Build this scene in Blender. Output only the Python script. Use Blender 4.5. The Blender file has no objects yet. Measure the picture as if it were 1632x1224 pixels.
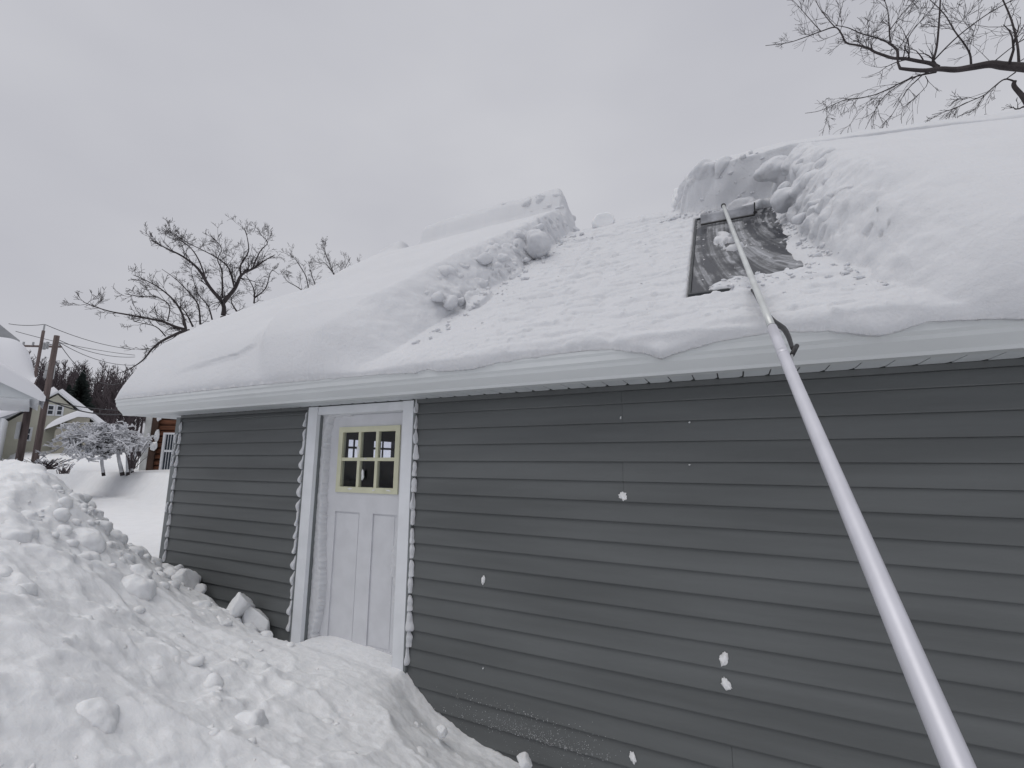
import bpy, math, random
import numpy as np
from mathutils import Vector, Matrix
random.seed(7)
S = bpy.context.scene
COL = S.collection
PI = math.pi

# ------------------------------------------------------------------ camera
YAW, PITCH, ROLL = -.455, .168, .004
F_PX, EYE = 727.66, (2.38, -3.05, 1.641)
def cam_axes():
    cy, sy, cp, sp = math.cos(YAW), math.sin(YAW), math.cos(PITCH), math.sin(PITCH)
    f = Vector((sy*cp, cy*cp, sp)); r = Vector((cy, -sy, 0)); u = r.cross(f)
    cr, sr = math.cos(ROLL), math.sin(ROLL)
    return cr*r+sr*u, -sr*r+cr*u, f
AR, AU, AF = cam_axes()
CE = Vector(EYE)
def at(u, v, ax, val):
    """world point seen at photo pixel (u, v) on the plane coordinate[ax] = val"""
    d = AF + AR*((u-816)/F_PX) + AU*((612-v)/F_PX)
    return CE + d*((val-CE[ax])/d[ax])
def at_d(u, v, dist):
    """world point seen at photo pixel (u, v) at a horizontal distance"""
    d = AF + AR*((u-816)/F_PX) + AU*((612-v)/F_PX)
    return CE + d*(dist/math.hypot(d.x, d.y))
cd_ = bpy.data.cameras.new('camera'); cam = bpy.data.objects.new('camera', cd_); COL.objects.link(cam)
cd_.sensor_width = 36; cd_.lens = F_PX/1632*36; cd_.clip_start = .05; cd_.clip_end = 2000
m = Matrix((AR, AU, -AF)).transposed().to_4x4(); m.translation = CE; cam.matrix_world = m
S.camera = cam

# ------------------------------------------------------------------ overcast sky and soft sun
SUN_EL, SUN_AZ = math.radians(66), math.radians(205)
W = bpy.data.worlds.new('World'); S.world = W; W.use_nodes = True
nt = W.node_tree; nt.nodes.clear(); N = nt.nodes.new; L = nt.links.new
out = N('ShaderNodeOutputWorld'); bg = N('ShaderNodeBackground')
sky = N('ShaderNodeTexSky'); sky.sky_type = 'NISHITA'; sky.sun_disc = False
sky.sun_elevation = SUN_EL; sky.sun_rotation = SUN_AZ; sky.air_density = 1; sky.dust_density = 6
hsv = N('ShaderNodeHueSaturation'); hsv.inputs['Saturation'].default_value = .1; hsv.inputs['Value'].default_value = .12
L(sky.outputs[0], hsv.inputs['Color'])
tc = N('ShaderNodeTexCoord'); mp = N('ShaderNodeMapping'); mp.inputs['Scale'].default_value = (1, 1, 2.2)
nz = N('ShaderNodeTexNoise'); nz.inputs['Scale'].default_value = 1.6; nz.inputs['Detail'].default_value = 4; nz.inputs['Roughness'].default_value = .45
L(tc.outputs['Generated'], mp.inputs[0]); L(mp.outputs[0], nz.inputs[0])
cr = N('ShaderNodeValToRGB'); cr.color_ramp.elements[0].position = .3; cr.color_ramp.elements[1].position = .72
cr.color_ramp.elements[0].color = (4.45, 4.50, 4.95, 1); cr.color_ramp.elements[1].color = (5.45, 5.5, 5.85, 1)
L(nz.outputs[0], cr.inputs[0])
mx = N('ShaderNodeMixRGB'); mx.inputs[0].default_value = .06
L(cr.outputs[0], mx.inputs[1]); L(hsv.outputs[0], mx.inputs[2])
L(mx.outputs[0], bg.inputs[0]); bg.inputs[1].default_value = .132; L(bg.outputs[0], out.inputs[0])
sl = bpy.data.lights.new('sun', 'SUN'); sl.energy = 1.1; sl.angle = math.radians(45); sl.color = (1, .97, .93)
so = bpy.data.objects.new('sun', sl); COL.objects.link(so)
sd = Vector((math.sin(SUN_AZ)*math.cos(SUN_EL), math.cos(SUN_AZ)*math.cos(SUN_EL), math.sin(SUN_EL)))
so.rotation_euler = sd.to_track_quat('Z', 'Y').to_euler()
S.view_settings.view_transform = 'Standard'; S.view_settings.look = 'None'
S.view_settings.exposure = -.20; S.view_settings.gamma = 1
try: S.view_settings.use_curve_mapping = False
except Exception: pass
S.cycles.max_bounces = 6; S.cycles.diffuse_bounces = 4

# ------------------------------------------------------------------ noise
def _hash(ix, iy, seed):
    h = (ix*374761393 + iy*668265263 + seed*362437) & 0xffffffff
    h = ((h ^ (h >> 13))*1274126177) & 0xffffffff
    return ((h ^ (h >> 16)) & 0xffff)/65535.0
def vn(x, y, seed=0):
    """smooth gradient noise in -1..1"""
    x = np.asarray(x, float); y = np.asarray(y, float)
    ix = np.floor(x).astype(np.int64); iy = np.floor(y).astype(np.int64); fx = x-ix; fy = y-iy
    ux = fx*fx*fx*(fx*(fx*6-15)+10); uy = fy*fy*fy*(fy*(fy*6-15)+10)
    def g(dx, dy):
        a = _hash(ix+dx, iy+dy, seed)*2*PI
        return np.cos(a)*(fx-dx)+np.sin(a)*(fy-dy)
    a = g(0, 0)*(1-ux)+g(1, 0)*ux; b = g(0, 1)*(1-ux)+g(1, 1)*ux
    return 1.5*(a*(1-uy)+b*uy)
def fbm(x, y, seed=0, oct=4, gain=.5):
    r = 0; a = 1
    for i in range(oct):
        r = r+a*vn(x*2**i+i*17.3, y*2**i-i*9.1, seed+i); a *= gain
    return r
def billow(x, y, seed=0, oct=3):
    """rounded lumps with creases between them, about 0..1"""
    r = 0; a = 1; t = 0
    for i in range(oct):
        c, s_ = math.cos(i*1.1+.4), math.sin(i*1.1+.4)
        r = r+a*(1-np.sqrt(np.abs(vn((x*c-y*s_)*2**i+i*31.7, (x*s_+y*c)*2**i+i*5.3, seed+i))+.0)*1.0); t += a; a *= .5
    return r/t
def cell(x, y, seed=0):
    """worley: distance to the nearest jittered point and that cell's random value"""
    ix = np.floor(x).astype(np.int64); iy = np.floor(y).astype(np.int64)
    best = np.full(np.shape(x), 9.); val = np.zeros(np.shape(x))
    for dx in (-1, 0, 1):
        for dy in (-1, 0, 1):
            px = ix+dx+_hash(ix+dx, iy+dy, seed); py = iy+dy+_hash(ix+dx, iy+dy, seed+77)
            d = np.hypot(x-px, y-py); k = d < best
            val = np.where(k, _hash(ix+dx, iy+dy, seed+5), val); best = np.where(k, d, best)
    return best, val
def ss(a, b, x):
    t = np.clip((x-a)/(b-a), 0, 1); return t*t*(3-2*t)

# ------------------------------------------------------------------ mesh helpers
class MB:
    def __init__(s): s.v = []; s.f = []; s.smooth = False
    def quad(s, a, b, c, d):
        n = len(s.v); s.v += [tuple(a), tuple(b), tuple(c), tuple(d)]; s.f.append((n, n+1, n+2, n+3)); return s
    def box(s, x0, x1, y0, y1, z0, z1):
        n = len(s.v)
        s.v += [(x0,y0,z0),(x1,y0,z0),(x1,y1,z0),(x0,y1,z0),(x0,y0,z1),(x1,y0,z1),(x1,y1,z1),(x0,y1,z1)]
        s.f += [tuple(n+i for i in q) for q in ((0,3,2,1),(4,5,6,7),(0,1,5,4),(1,2,6,5),(2,3,7,6),(3,0,4,7))]
        return s
    def prism(s, poly, axis, a, b):
        """polygon (2D) extruded along axis from a to b; 2D order: x->(y,z), y->(x,z), z->(x,y)"""
        n = len(s.v); k = len(poly)
        for t in (a, b):
            for p, q in poly:
                s.v.append({'x': (t, p, q), 'y': (p, t, q), 'z': (p, q, t)}[axis])
        s.f += [tuple(n+i for i in range(k)), tuple(n+k+i for i in reversed(range(k)))]
        s.f += [(n+i, n+k+i, n+k+(i+1) % k, n+(i+1) % k) for i in range(k)]
        return s
    def tube(s, pts, rad, sides=6, caps=True):
        n0 = len(s.v); pts = [Vector(p) for p in pts]; k = len(pts)
        if not hasattr(rad, '__len__'): rad = [rad]*k
        ref = None
        for i, p in enumerate(pts):
            t = (pts[min(i+1, k-1)]-pts[max(i-1, 0)]).normalized()
            if ref is None: ref = t.orthogonal().normalized()
            ref = (ref-t*ref.dot(t))
            if ref.length < 1e-6: ref = t.orthogonal()
            ref.normalize(); b = t.cross(ref)
            for j in range(sides):
                a = 2*PI*j/sides
                s.v.append(tuple(p+(ref*math.cos(a)+b*math.sin(a))*rad[i]))
        for i in range(k-1):
            for j in range(sides):
                j2 = (j+1) % sides
                s.f.append((n0+i*sides+j, n0+i*sides+j2, n0+(i+1)*sides+j2, n0+(i+1)*sides+j))
        if caps:
            s.f.append(tuple(n0+j for j in reversed(range(sides)))); s.f.append(tuple(n0+(k-1)*sides+j for j in range(sides)))
        return s
    def build(s, name, mat, parent=None, smooth=False, bevel=0):
        me = bpy.data.meshes.new(name); me.from_pydata(s.v, [], s.f)
        import bmesh
        bm = bmesh.new(); bm.from_mesh(me); bmesh.ops.recalc_face_normals(bm, faces=bm.faces); 
        if bevel: bmesh.ops.bevel(bm, geom=list(bm.edges), offset=bevel, segments=2, affect='EDGES', profile=.6)
        bm.to_mesh(me); bm.free()
        return link(name, me, mat, parent, smooth)
def link(name, me, mat, parent=None, smooth=False):
    o = bpy.data.objects.new(name, me); COL.objects.link(o)
    if mat: me.materials.append(mat)
    if parent: o.parent = parent
    if smooth: me.polygons.foreach_set('use_smooth', [True]*len(me.polygons))
    return o
def grid_mesh(name, P, mat, parent=None, keep=None):
    """P: (n, m, 3) array of points -> smooth grid mesh"""
    n, m_, _ = P.shape
    me = bpy.data.meshes.new(name); me.vertices.add(n*m_); me.vertices.foreach_set('co', P.reshape(-1).astype(np.float32))
    i = np.arange(n-1)[:, None]*m_+np.arange(m_-1)[None, :]
    q = np.stack([i, i+m_, i+m_+1, i+1], -1)
    q = q.reshape(-1, 4)
    if keep is not None: q = q[keep.reshape(-1)]
    me.loops.add(q.size); me.loops.foreach_set('vertex_index', q.reshape(-1).astype(np.int32))
    me.polygons.add(len(q)); me.polygons.foreach_set('loop_start', np.arange(len(q), dtype=np.int32)*4)
    me.update(calc_edges=True); me.validate()
    return link(name, me, mat, parent, True)
def tag(o, label=None, cat=None, group=None, kind=None):
    if label: o['label'] = label
    if cat: o['category'] = cat
    if group: o['group'] = group
    if kind: o['kind'] = kind
    return o
def thing(name, label, cat, loc=(0, 0, 0), group=None):
    o = bpy.data.objects.new(name, None); COL.objects.link(o); o.location = loc; o.empty_display_size = .1
    return tag(o, label, cat, group)

# ------------------------------------------------------------------ materials
def mat(name, col, rough=.6, var=.0, vscale=3, col2=None, bump=0, bscale=40, metal=0, spec=.4, stretch=(1, 1, 1), detail=5, bdist=.01):
    M = bpy.data.materials.new(name); M.use_nodes = True; t = M.node_tree; b = t.nodes['Principled BSDF']
    b.inputs['Base Color'].default_value = (*col, 1); b.inputs['Roughness'].default_value = rough
    b.inputs['Metallic'].default_value = metal; b.inputs['Specular IOR Level'].default_value = spec
    tcn = t.nodes.new('ShaderNodeTexCoord'); mpn = t.nodes.new('ShaderNodeMapping'); mpn.inputs['Scale'].default_value = stretch
    t.links.new(tcn.outputs['Object'], mpn.inputs[0])
    if var or col2:
        n = t.nodes.new('ShaderNodeTexNoise'); n.inputs['Scale'].default_value = vscale; n.inputs['Detail'].default_value = detail
        t.links.new(mpn.outputs[0], n.inputs[0])
        r = t.nodes.new('ShaderNodeValToRGB'); r.color_ramp.elements[0].position = .35; r.color_ramp.elements[1].position = .65
        c2 = col2 or tuple(c*(1-var) for c in col)
        r.color_ramp.elements[0].color = (*c2, 1); r.color_ramp.elements[1].color = (*[min(1, c*(1+var*.6)) for c in col], 1)
        t.links.new(n.outputs[0], r.inputs[0]); t.links.new(r.outputs[0], b.inputs['Base Color'])
    if bump:
        n = t.nodes.new('ShaderNodeTexNoise'); n.inputs['Scale'].default_value = bscale; n.inputs['Detail'].default_value = 6
        t.links.new(mpn.outputs[0], n.inputs[0])
        bn = t.nodes.new('ShaderNodeBump'); bn.inputs['Strength'].default_value = bump; bn.inputs['Distance'].default_value = bdist
        t.links.new(n.outputs[0], bn.inputs['Height']); t.links.new(bn.outputs[0], b.inputs['Normal'])
    return M
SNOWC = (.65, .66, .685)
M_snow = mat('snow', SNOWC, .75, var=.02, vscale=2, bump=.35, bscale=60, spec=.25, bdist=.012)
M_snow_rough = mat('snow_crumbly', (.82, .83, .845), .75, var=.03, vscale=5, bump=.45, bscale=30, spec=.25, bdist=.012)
for m__ in (M_snow, M_snow_rough):
    b__ = m__.node_tree.nodes['Principled BSDF']; b__.inputs['Subsurface Weight'].default_value = .35; b__.inputs['Subsurface Radius'].default_value = (.8, .9, 1.0); b__.inputs['Subsurface Scale'].default_value = .02
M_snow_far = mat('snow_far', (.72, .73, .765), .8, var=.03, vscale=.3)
M_siding = mat('grey_vinyl_siding', (.124, .132, .134), .62, var=.16, vscale=2.2, bump=.35, bscale=60, stretch=(.25, 1, 2.5), bdist=.002, spec=.3)
M_trimgrey = mat('grey_vinyl_trim', (.17, .185, .19), .55, var=.08, vscale=4, bump=.1)
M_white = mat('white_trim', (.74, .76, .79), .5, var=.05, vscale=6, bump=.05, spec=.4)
M_door = mat('white_door_paint', (.66, .67, .70), .5, var=.05, vscale=7, bump=.1, bscale=30)
M_gutter = mat('white_gutter_metal', (.62, .645, .655), .45, var=.08, vscale=2.5, bump=.04, stretch=(.3, 1, 1))
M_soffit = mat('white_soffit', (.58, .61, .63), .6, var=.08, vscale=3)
M_yellow = mat('pale_yellow_frame', (.66, .66, .49), .5, var=.07, vscale=9)
M_glass = mat('window_glass', (.02, .022, .03), .04, spec=.8)
def _glass():
    M = bpy.data.materials.new('clear_pane'); M.use_nodes = True; t = M.node_tree; t.nodes.clear()
    o = t.nodes.new('ShaderNodeOutputMaterial'); tr = t.nodes.new('ShaderNodeBsdfTransparent'); gl = t.nodes.new('ShaderNodeBsdfGlossy')
    tr.inputs[0].default_value = (.93, .94, .97, 1); gl.inputs['Roughness'].default_value = .03
    fr = t.nodes.new('ShaderNodeFresnel'); fr.inputs[0].default_value = 1.45; mxs = t.nodes.new('ShaderNodeMixShader')
    ge = t.nodes.new('ShaderNodeNewGeometry'); m1 = t.nodes.new('ShaderNodeMath'); m1.operation = 'SUBTRACT'; m1.inputs[0].default_value = 1; t.links.new(ge.outputs['Backfacing'], m1.inputs[1]); m2 = t.nodes.new('ShaderNodeMath'); m2.operation = 'MULTIPLY'; t.links.new(m1.outputs[0], m2.inputs[0]); t.links.new(fr.outputs[0], m2.inputs[1]); t.links.new(m2.outputs[0], mxs.inputs[0]); t.links.new(tr.outputs[0], mxs.inputs[1]); t.links.new(gl.outputs[0], mxs.inputs[2]); t.links.new(mxs.outputs[0], o.inputs[0])
    return M
M_pane = _glass()
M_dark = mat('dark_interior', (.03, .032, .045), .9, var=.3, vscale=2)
M_roof = mat('dark_roof_shingles', (.06, .06, .065), .9, var=.25, vscale=8, bump=.5)
M_black = mat('black_plastic', (.02, .02, .022), .45, var=.2, vscale=9)
M_frame = mat('skylight_frame', (.05, .055, .06), .5, var=.2, vscale=10)
M_alu = mat('satin_aluminium_pole', (.66, .66, .71), .42, var=.06, vscale=9, metal=.4, spec=.5, bump=.05, stretch=(1, 1, .2))
M_alu2 = mat('white_pole_section', (.66, .68, .67), .42, var=.10, vscale=8, spec=.4, metal=.4)
M_blade = mat('frosted_rake_blade', (.36, .37, .40), .5, var=.25, vscale=12, bump=.3)
M_bark = mat('bare_branch_bark', (.045, .038, .04), .9, var=.35, vscale=6, bump=.3)
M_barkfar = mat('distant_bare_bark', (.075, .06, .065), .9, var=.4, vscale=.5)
M_spruce = mat('spruce_needles', (.018, .026, .024), .9, var=.4, vscale=2)
M_frost = mat('frosted_twigs', (.70, .71, .74), .8, var=.25, vscale=3)
M_pole = mat('weathered_pole_wood', (.13, .10, .095), .85, var=.35, vscale=3, bump=.4, stretch=(4, 4, .4))
M_wire = mat('black_cable', (.05, .05, .055), .6)
M_log = mat('brown_log_siding', (.16, .065, .035), .8, var=.4, vscale=3, bump=.3, stretch=(.4, .4, 4))
M_cream = mat('cream_siding', (.56, .55, .46), .8, var=.06, vscale=1, bump=.1)
M_winglass = mat('house_window_glass', (.04, .05, .065), .1, var=.3, vscale=1)
M_greymetal = mat('grey_transformer', (.35, .36, .37), .5, var=.1)

def _skyglass():
    M = mat('streaked_skylight_glass', (.035, .037, .043), .22, spec=.6); t = M.node_tree; b = t.nodes['Principled BSDF']
    n_ = t.nodes.new; l_ = t.links.new
    tcn = n_('ShaderNodeTexCoord')
    # swirling scrape arcs: distance from a pivot above the glass drives a stretched noise
    mp_ = n_('ShaderNodeMapping'); mp_.inputs['Location'].default_value = (-1.95, -1.2, 0); mp_.inputs['Scale'].default_value = (2.6, .8, 1); l_(tcn.outputs['Object'], mp_.inputs[0])
    ln = n_('ShaderNodeVectorMath'); ln.operation = 'LENGTH'; l_(mp_.outputs[0], ln.inputs[0])
    n1 = n_('ShaderNodeTexNoise'); n1.inputs['Scale'].default_value = 3.5; n1.inputs['Detail'].default_value = 6; l_(tcn.outputs['Object'], n1.inputs[0])
    cmb = n_('ShaderNodeCombineXYZ'); mu = n_('ShaderNodeMath'); mu.operation = 'MULTIPLY'; mu.inputs[1].default_value = 8.5
    l_(ln.outputs['Value'], mu.inputs[0]); l_(mu.outputs[0], cmb.inputs[0])
    mu2 = n_('ShaderNodeMath'); mu2.operation = 'MULTIPLY'; mu2.inputs[1].default_value = 3.0; l_(n1.outputs[0], mu2.inputs[0]); l_(mu2.outputs[0], cmb.inputs[1])
    n2 = n_('ShaderNodeTexNoise'); n2.inputs['Scale'].default_value = 1.0; n2.inputs['Detail'].default_value = 7; n2.inputs['Roughness'].default_value = .65; l_(cmb.outputs[0], n2.inputs[0])
    # short horizontal dashes
    mp3 = n_('ShaderNodeMapping'); mp3.inputs['Scale'].default_value = (7, 38, 1); l_(tcn.outputs['Object'], mp3.inputs[0])
    n3 = n_('ShaderNodeTexNoise'); n3.inputs['Scale'].default_value = 1; n3.inputs['Detail'].default_value = 4; l_(mp3.outputs[0], n3.inputs[0])
    ad = n_('ShaderNodeMath'); ad.operation = 'ADD'; n2g = n_('ShaderNodeMath'); n2g.operation = 'MULTIPLY_ADD'; n2g.inputs[1].default_value = 1.9; n2g.inputs[2].default_value = -.45; l_(n2.outputs[0], n2g.inputs[0]); l_(n2g.outputs[0], ad.inputs[0]); l_(n3.outputs[0], ad.inputs[1])
    ad2 = n_('ShaderNodeMath'); ad2.operation = 'ADD'; l_(ad.outputs[0], ad2.inputs[0]); l_(n1.outputs[0], ad2.inputs[1])
    n3g = n_('ShaderNodeMath'); n3g.operation = 'MULTIPLY_ADD'; n3g.inputs[1].default_value = .12; n3g.inputs[2].default_value = .44; l_(n3.outputs[0], n3g.inputs[0]); l_(n3g.outputs[0], ad.inputs[1])
    r = n_('ShaderNodeValToRGB'); e = r.color_ramp.elements; e[0].position = .47; e[1].position = .62
    e[0].color = (.028, .03, .037, 1); e[1].color = (.42, .43, .46, 1); x = r.color_ramp.elements.new(.53); x.color = (.15, .155, .165, 1)
    dv = n_('ShaderNodeMath'); dv.operation = 'DIVIDE'; dv.inputs[1].default_value = 3; l_(ad2.outputs[0], dv.inputs[0]); l_(dv.outputs[0], r.inputs[0])
    l_(r.outputs[0], b.inputs['Base Color'])
    rr = n_('ShaderNodeMapRange'); rr.inputs[1].default_value = .45; rr.inputs[2].default_value = .6; rr.inputs[3].default_value = .3; rr.inputs[4].default_value = .85
    l_(dv.outputs[0], rr.inputs[0]); l_(rr.outputs[0], b.inputs['Roughness'])
    return M
M_skyglass = _skyglass()

# ================================================================== GROUND
BX0, BX1, DEPTH = -3.38, 6.6, 4.32            # building footprint
CT = [(-3.45,.52),(-3.3,.50),(-2.9,.44),(-2.76,.42),(-2.68,.19),(-2.26,.22),(-1.68,.07),(-1.4,.03),(-1.23,.05),(-1.05,.12),(-.85,.14),(-.6,.13),(-.3,.11),(0,.08),(.14,-.04),(.31,-.15),(.53,-.22),(.78,-.275),(1.05,-.32),(1.4,-.42),(2,-.5),(4,-.62),(7,-.62)]
ctrl = [(x, 0., z) for x, z in CT[::1]]
ctrl += [(-3.5,-.3,.67),(-3.05,-.8,1.06),(-2.76,-1.2,1.46),(-2.62,-1.45,1.57),(-2.66,-1.7,1.56),(-2.3,-1.75,1.45),
 (-3.9,-.5,.5),(-4.2,-.2,.35),(-3.7,-1.1,.95),(-4.3,-1.3,.7),(-4.6,-2.2,.8),(-3.4,-2.2,1.45),(-3.2,-3.2,1.3),(-5,-3.5,.7),
 (-1.66,-1.83,1.18),(-.64,-2.08,.88),(.04,-2.24,.58),(-2.55,-.5,.62),(-1.9,-.35,.36),(-1.3,-.42,.28),(-1.7,-.9,.62),(-1.05,-1.38,.62),(.13,-1.9,.42),
 (-.31,-1.06,.28),(.35,-1.51,.24),(.09,-.42,.10),(-.5,-.4,.20),(-.9,-.35,.22),(.62,-.99,.06),(.45,-.35,-.10),(.9,-.35,-.24),(1.2,-.8,-.2),(1.5,-1.6,.0),(1.7,-2.6,.0),(2.4,-3.05,-.05),(2.4,-1.5,-.35),
 (4,-2,-.45),(4,-4,-.2),(1,-4,.1),(-1,-3.6,.75),(-1,-5,.4),(2,-6,0),(5,-6,0),(7,-3,-.4)]
A = np.array(ctrl)
def tps_fit(A, lam=2e-3):
    n = len(A); d = np.hypot(A[:, None, 0]-A[None, :, 0], A[:, None, 1]-A[None, :, 1])
    K = np.where(d > 0, d*d*np.log(d+1e-12), 0)+lam*np.eye(n); Pm = np.c_[np.ones(n), A[:, 0], A[:, 1]]
    M_ = np.zeros((n+3, n+3)); M_[:n, :n] = K; M_[:n, n:] = Pm; M_[n:, :n] = Pm.T
    return np.linalg.solve(M_, np.r_[A[:, 2], 0, 0, 0])
WT = tps_fit(A)
def tps(x, y):
    r = WT[-3]+WT[-2]*x+WT[-1]*y
    for i in range(len(A)):
        d2 = (x-A[i, 0])**2+(y-A[i, 1])**2
        r = r+WT[i]*.5*d2*np.log(d2+1e-12)
    return r
b1 = at(95, 782, 2, .3); b2 = at(268, 806, 2, .3)
bd = (b2-b1); bd.z = 0; bd.normalize(); bnx, bny = -bd.y, bd.x
if (0-b1.x)*bnx+(0-b1.y)*bny > 0: bnx, bny = -bnx, -bny     # positive = beyond the bank edge
def terrain(x, y):
    d = (x-b1.x)*bnx+(y-b1.y)*bny+.35*vn(x*.15, y*.15, 3)
    z = .30+.05*vn(x*.2, y*.2, 5)
    z = z+.85*ss(0, .55, d)+.40*ss(.4, 7, d)
    r = np.hypot(x-EYE[0], y-EYE[1])
    z = z+.14*fbm(x*.25, y*.25, 9, 3)*ss(1, 5, d)
    z = z+1.15*ss(30, 50, r)*ss(0, 1, d)
    return z
def ground_z(x, y, detail=True):
    near = ss(-6.2, -4.6, x)*(1-ss(7, 8.5, x))*ss(-7, -5, y)*(1-ss(.05, .8, y)*(1-ss(BX0-1.2, BX0-.2, x)*0))
    t = np.clip(tps(np.clip(x, -6, 8.5), np.clip(y, -7, 1)), -.9, 1.75)
    zc = np.interp(x, [c[0] for c in CT], [c[1] for c in CT])
    w = ss(-.30, -.12, y); t = t*(1-w)+zc*w
    z = terrain(x, y)*(1-near)+t*near
    if detail:
        smooth = np.maximum(ss(-1.35, -1.1, x)*ss(-.75, -.35, y-.35*ss(0, 1, x)), 0)   # wind-packed drift at the door
        rough = near*(1-.85*smooth)
        msk = .35+.65*ss(-.25, .35, vn(x*.9+3, y*.9, 97)); rough = rough*msk
        n = near*(1-.9*smooth)*(.14*(billow(x*.85, y*.85, 19, 2)-.4))+rough*(.10*(billow(x*2.1, y*2.1, 21, 3)-.45)+.042*(billow(x*5.5, y*5.5, 31, 3)-.45))
        c1, v1 = cell(x*5.2+.25*vn(x*9, y*9, 1), y*5.2+.25*vn(x*7, y*7, 2), 4)
        n = n+rough*.035*np.clip(.62-c1, 0, 1)**.8*(v1 > .62)*ss(.0, .6, vn(x*1.3, y*1.3, 91)+.35)
        c2, v2 = cell(x*13, y*13, 8)
        n = n+rough*.012*np.clip(.6-c2, 0, 1)**.8*(v2 > .6)
        n = n+near*.006*fbm(x*22, y*22, 55, 3)
        z = z+n*ss(.02, .12, -y+.12)
        # far field gentle drifts
        z = z+(1-near)*.02*fbm(x*.9, y*.9, 61, 3)
    # inside the building the ground drops under the floor
    inside = (x > BX0+.06) & (x < BX1-.06) & (y > .16) & (y < DEPTH-.16)
    z = np.where(inside, -.9, z)
    return z
def axis(segs):
    a = []
    for x0, x1, st in segs: a.append(np.arange(x0, x1-1e-6, st))
    a.append([segs[-1][1]]); return np.concatenate(a)
gx = axis([(-90, -40, 2.5), (-40, -12, .5), (-12, -5, .1), (-5, -3.6, .03), (-3.6, 1.6, .0155), (1.6, 3, .04), (3, 8, .1), (8, 30, 1), (30, 90, 5)])
gy = axis([(-60, -12, 3), (-12, -5, .3), (-5, -3, .05), (-3, -2.2, .03), (-2.2, .2, .0155), (.2, 2, .08), (2, 12, .2), (12, 30, .5), (30, 70, 1.5), (70, 90, 5)])
X, Y = np.meshgrid(gx, gy, indexing='ij')
Z = ground_z(X, Y)
# sideways crumble so that lumps overhang a little
k = ss(-5, -4, X)*ss(-5, -4, Y)*(1-ss(-.15, -.02, Y))*(1-ss(2, 3, X))
DX = .022*vn(X*9+4, Z*9+Y*6, 13)*k; DY = .022*vn(Y*9, Z*9+X*6, 14)*k
P = np.stack([X+DX, Y+DY, Z], -1)
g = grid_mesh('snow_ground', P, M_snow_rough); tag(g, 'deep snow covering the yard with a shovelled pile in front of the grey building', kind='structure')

# hill far behind
hx = np.linspace(-330, 60, 70); hy = np.linspace(-120, 300, 70)
HX, HY = np.meshgrid(hx, hy, indexing='ij'); hr = np.hypot(HX-2, HY+3)
def hill_z(x, y):
    r = np.hypot(x-2, y+3); return 2.2+13*ss(70, 190, r)+3*vn(x*.012, y*.012, 3)*ss(80, 120, r)-3.0*(1-ss(60, 80, r))
HZ = hill_z(HX, HY)
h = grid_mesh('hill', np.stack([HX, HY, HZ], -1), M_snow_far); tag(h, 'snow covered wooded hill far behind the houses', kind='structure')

# ================================================================== THE GREY BUILDING
B = thing('garage', 'long low grey vinyl-sided building with white six-pane door and snow-loaded roof', 'building', (0, 0, -.9))
BL = Matrix.Translation((0, 0, -.9))
def part(o):                      # keep world coordinates of parts while parented to the thing
    o.matrix_parent_inverse = BL.inverted(); return o
DX0, DX1 = -1.23, 0.0             # door trim outer edges
# wall core (with door opening), gable ends, back wall
c = MB()
c.box(BX0+.012, DX0+.12, .002, .12, -.9, 2.3); c.box(DX1-.11, BX1-.012, .002, .12, -.9, 2.3); c.box(DX0+.12, DX1-.11, .002, .12, 2.1, 2.3)
part(c.build('wall', M_trimgrey, B))
TH = math.radians(40); Y0, Z0 = -.41, 2.31; YR = 2.17; ZR = Z0+(YR-Y0)*math.tan(TH); SL = (YR-Y0)/math.cos(TH)
gw = [(.13, -.9), (DEPTH-.0, -.9), (DEPTH, 2.45), (YR, ZR-.15), (.13, 2.45)]
# gable with two small windows toward the left end (seen through the door glass)
def gable_left():
    m_ = MB(); x0, x1 = BX0+.012, BX0+.10
    ys = [.13, 2.50, 2.82, 3.08, 3.62, DEPTH]; zb, zt = 1.66, 1.985
    m_.box(x0, x1, ys[0], ys[-1], -.9, zb); m_.box(x0, x1, ys[0], ys[-1], zt, 2.45)
    for a, b in ((ys[0], ys[1]), (ys[2], ys[3]), (ys[4], ys[5])): m_.box(x0, x1, a, b, zb, zt)
    m_.prism([(.13, 2.45), (DEPTH, 2.45), (YR, ZR-.15)], 'x', x0, x1)
    part(m_.build('gable_wall', M_dark, B))
    for a, b in ((2.50, 2.82), (3.08, 3.62)):
        f = MB(); e = .018; xm = (x0+x1)/2
        f.box(xm-.015, xm+.015, a, b, (zb+zt)/2+.015, (zb+zt)/2+.05); f.box(xm-.012, xm+.012, (a+b)/2-.01, (a+b)/2+.01, zb, zt)
        w_ = part(f.build('gable_window', M_black, B))
        MB().box(xm+.018, xm+.022, a, b, zb, zt).build('pane', M_pane, w_)
gable_left()
part(MB().prism(gw, 'x', BX1-.1, BX1-.012).build('gable_wall', M_siding, B))
part(MB().box(BX0+.1, BX1-.1, DEPTH-.12, DEPTH, -.9, 2.45).build('back_wall', M_dark, B))
part(MB().box(BX0+.1, BX1-.1, .125, DEPTH-.12, -.1, 0).build('floor_slab', M_dark, B))
part(MB().box(BX0+.1, BX1-.1, .125, DEPTH-.12, 2.42, 2.44).build('ceiling', M_dark, B))

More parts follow.
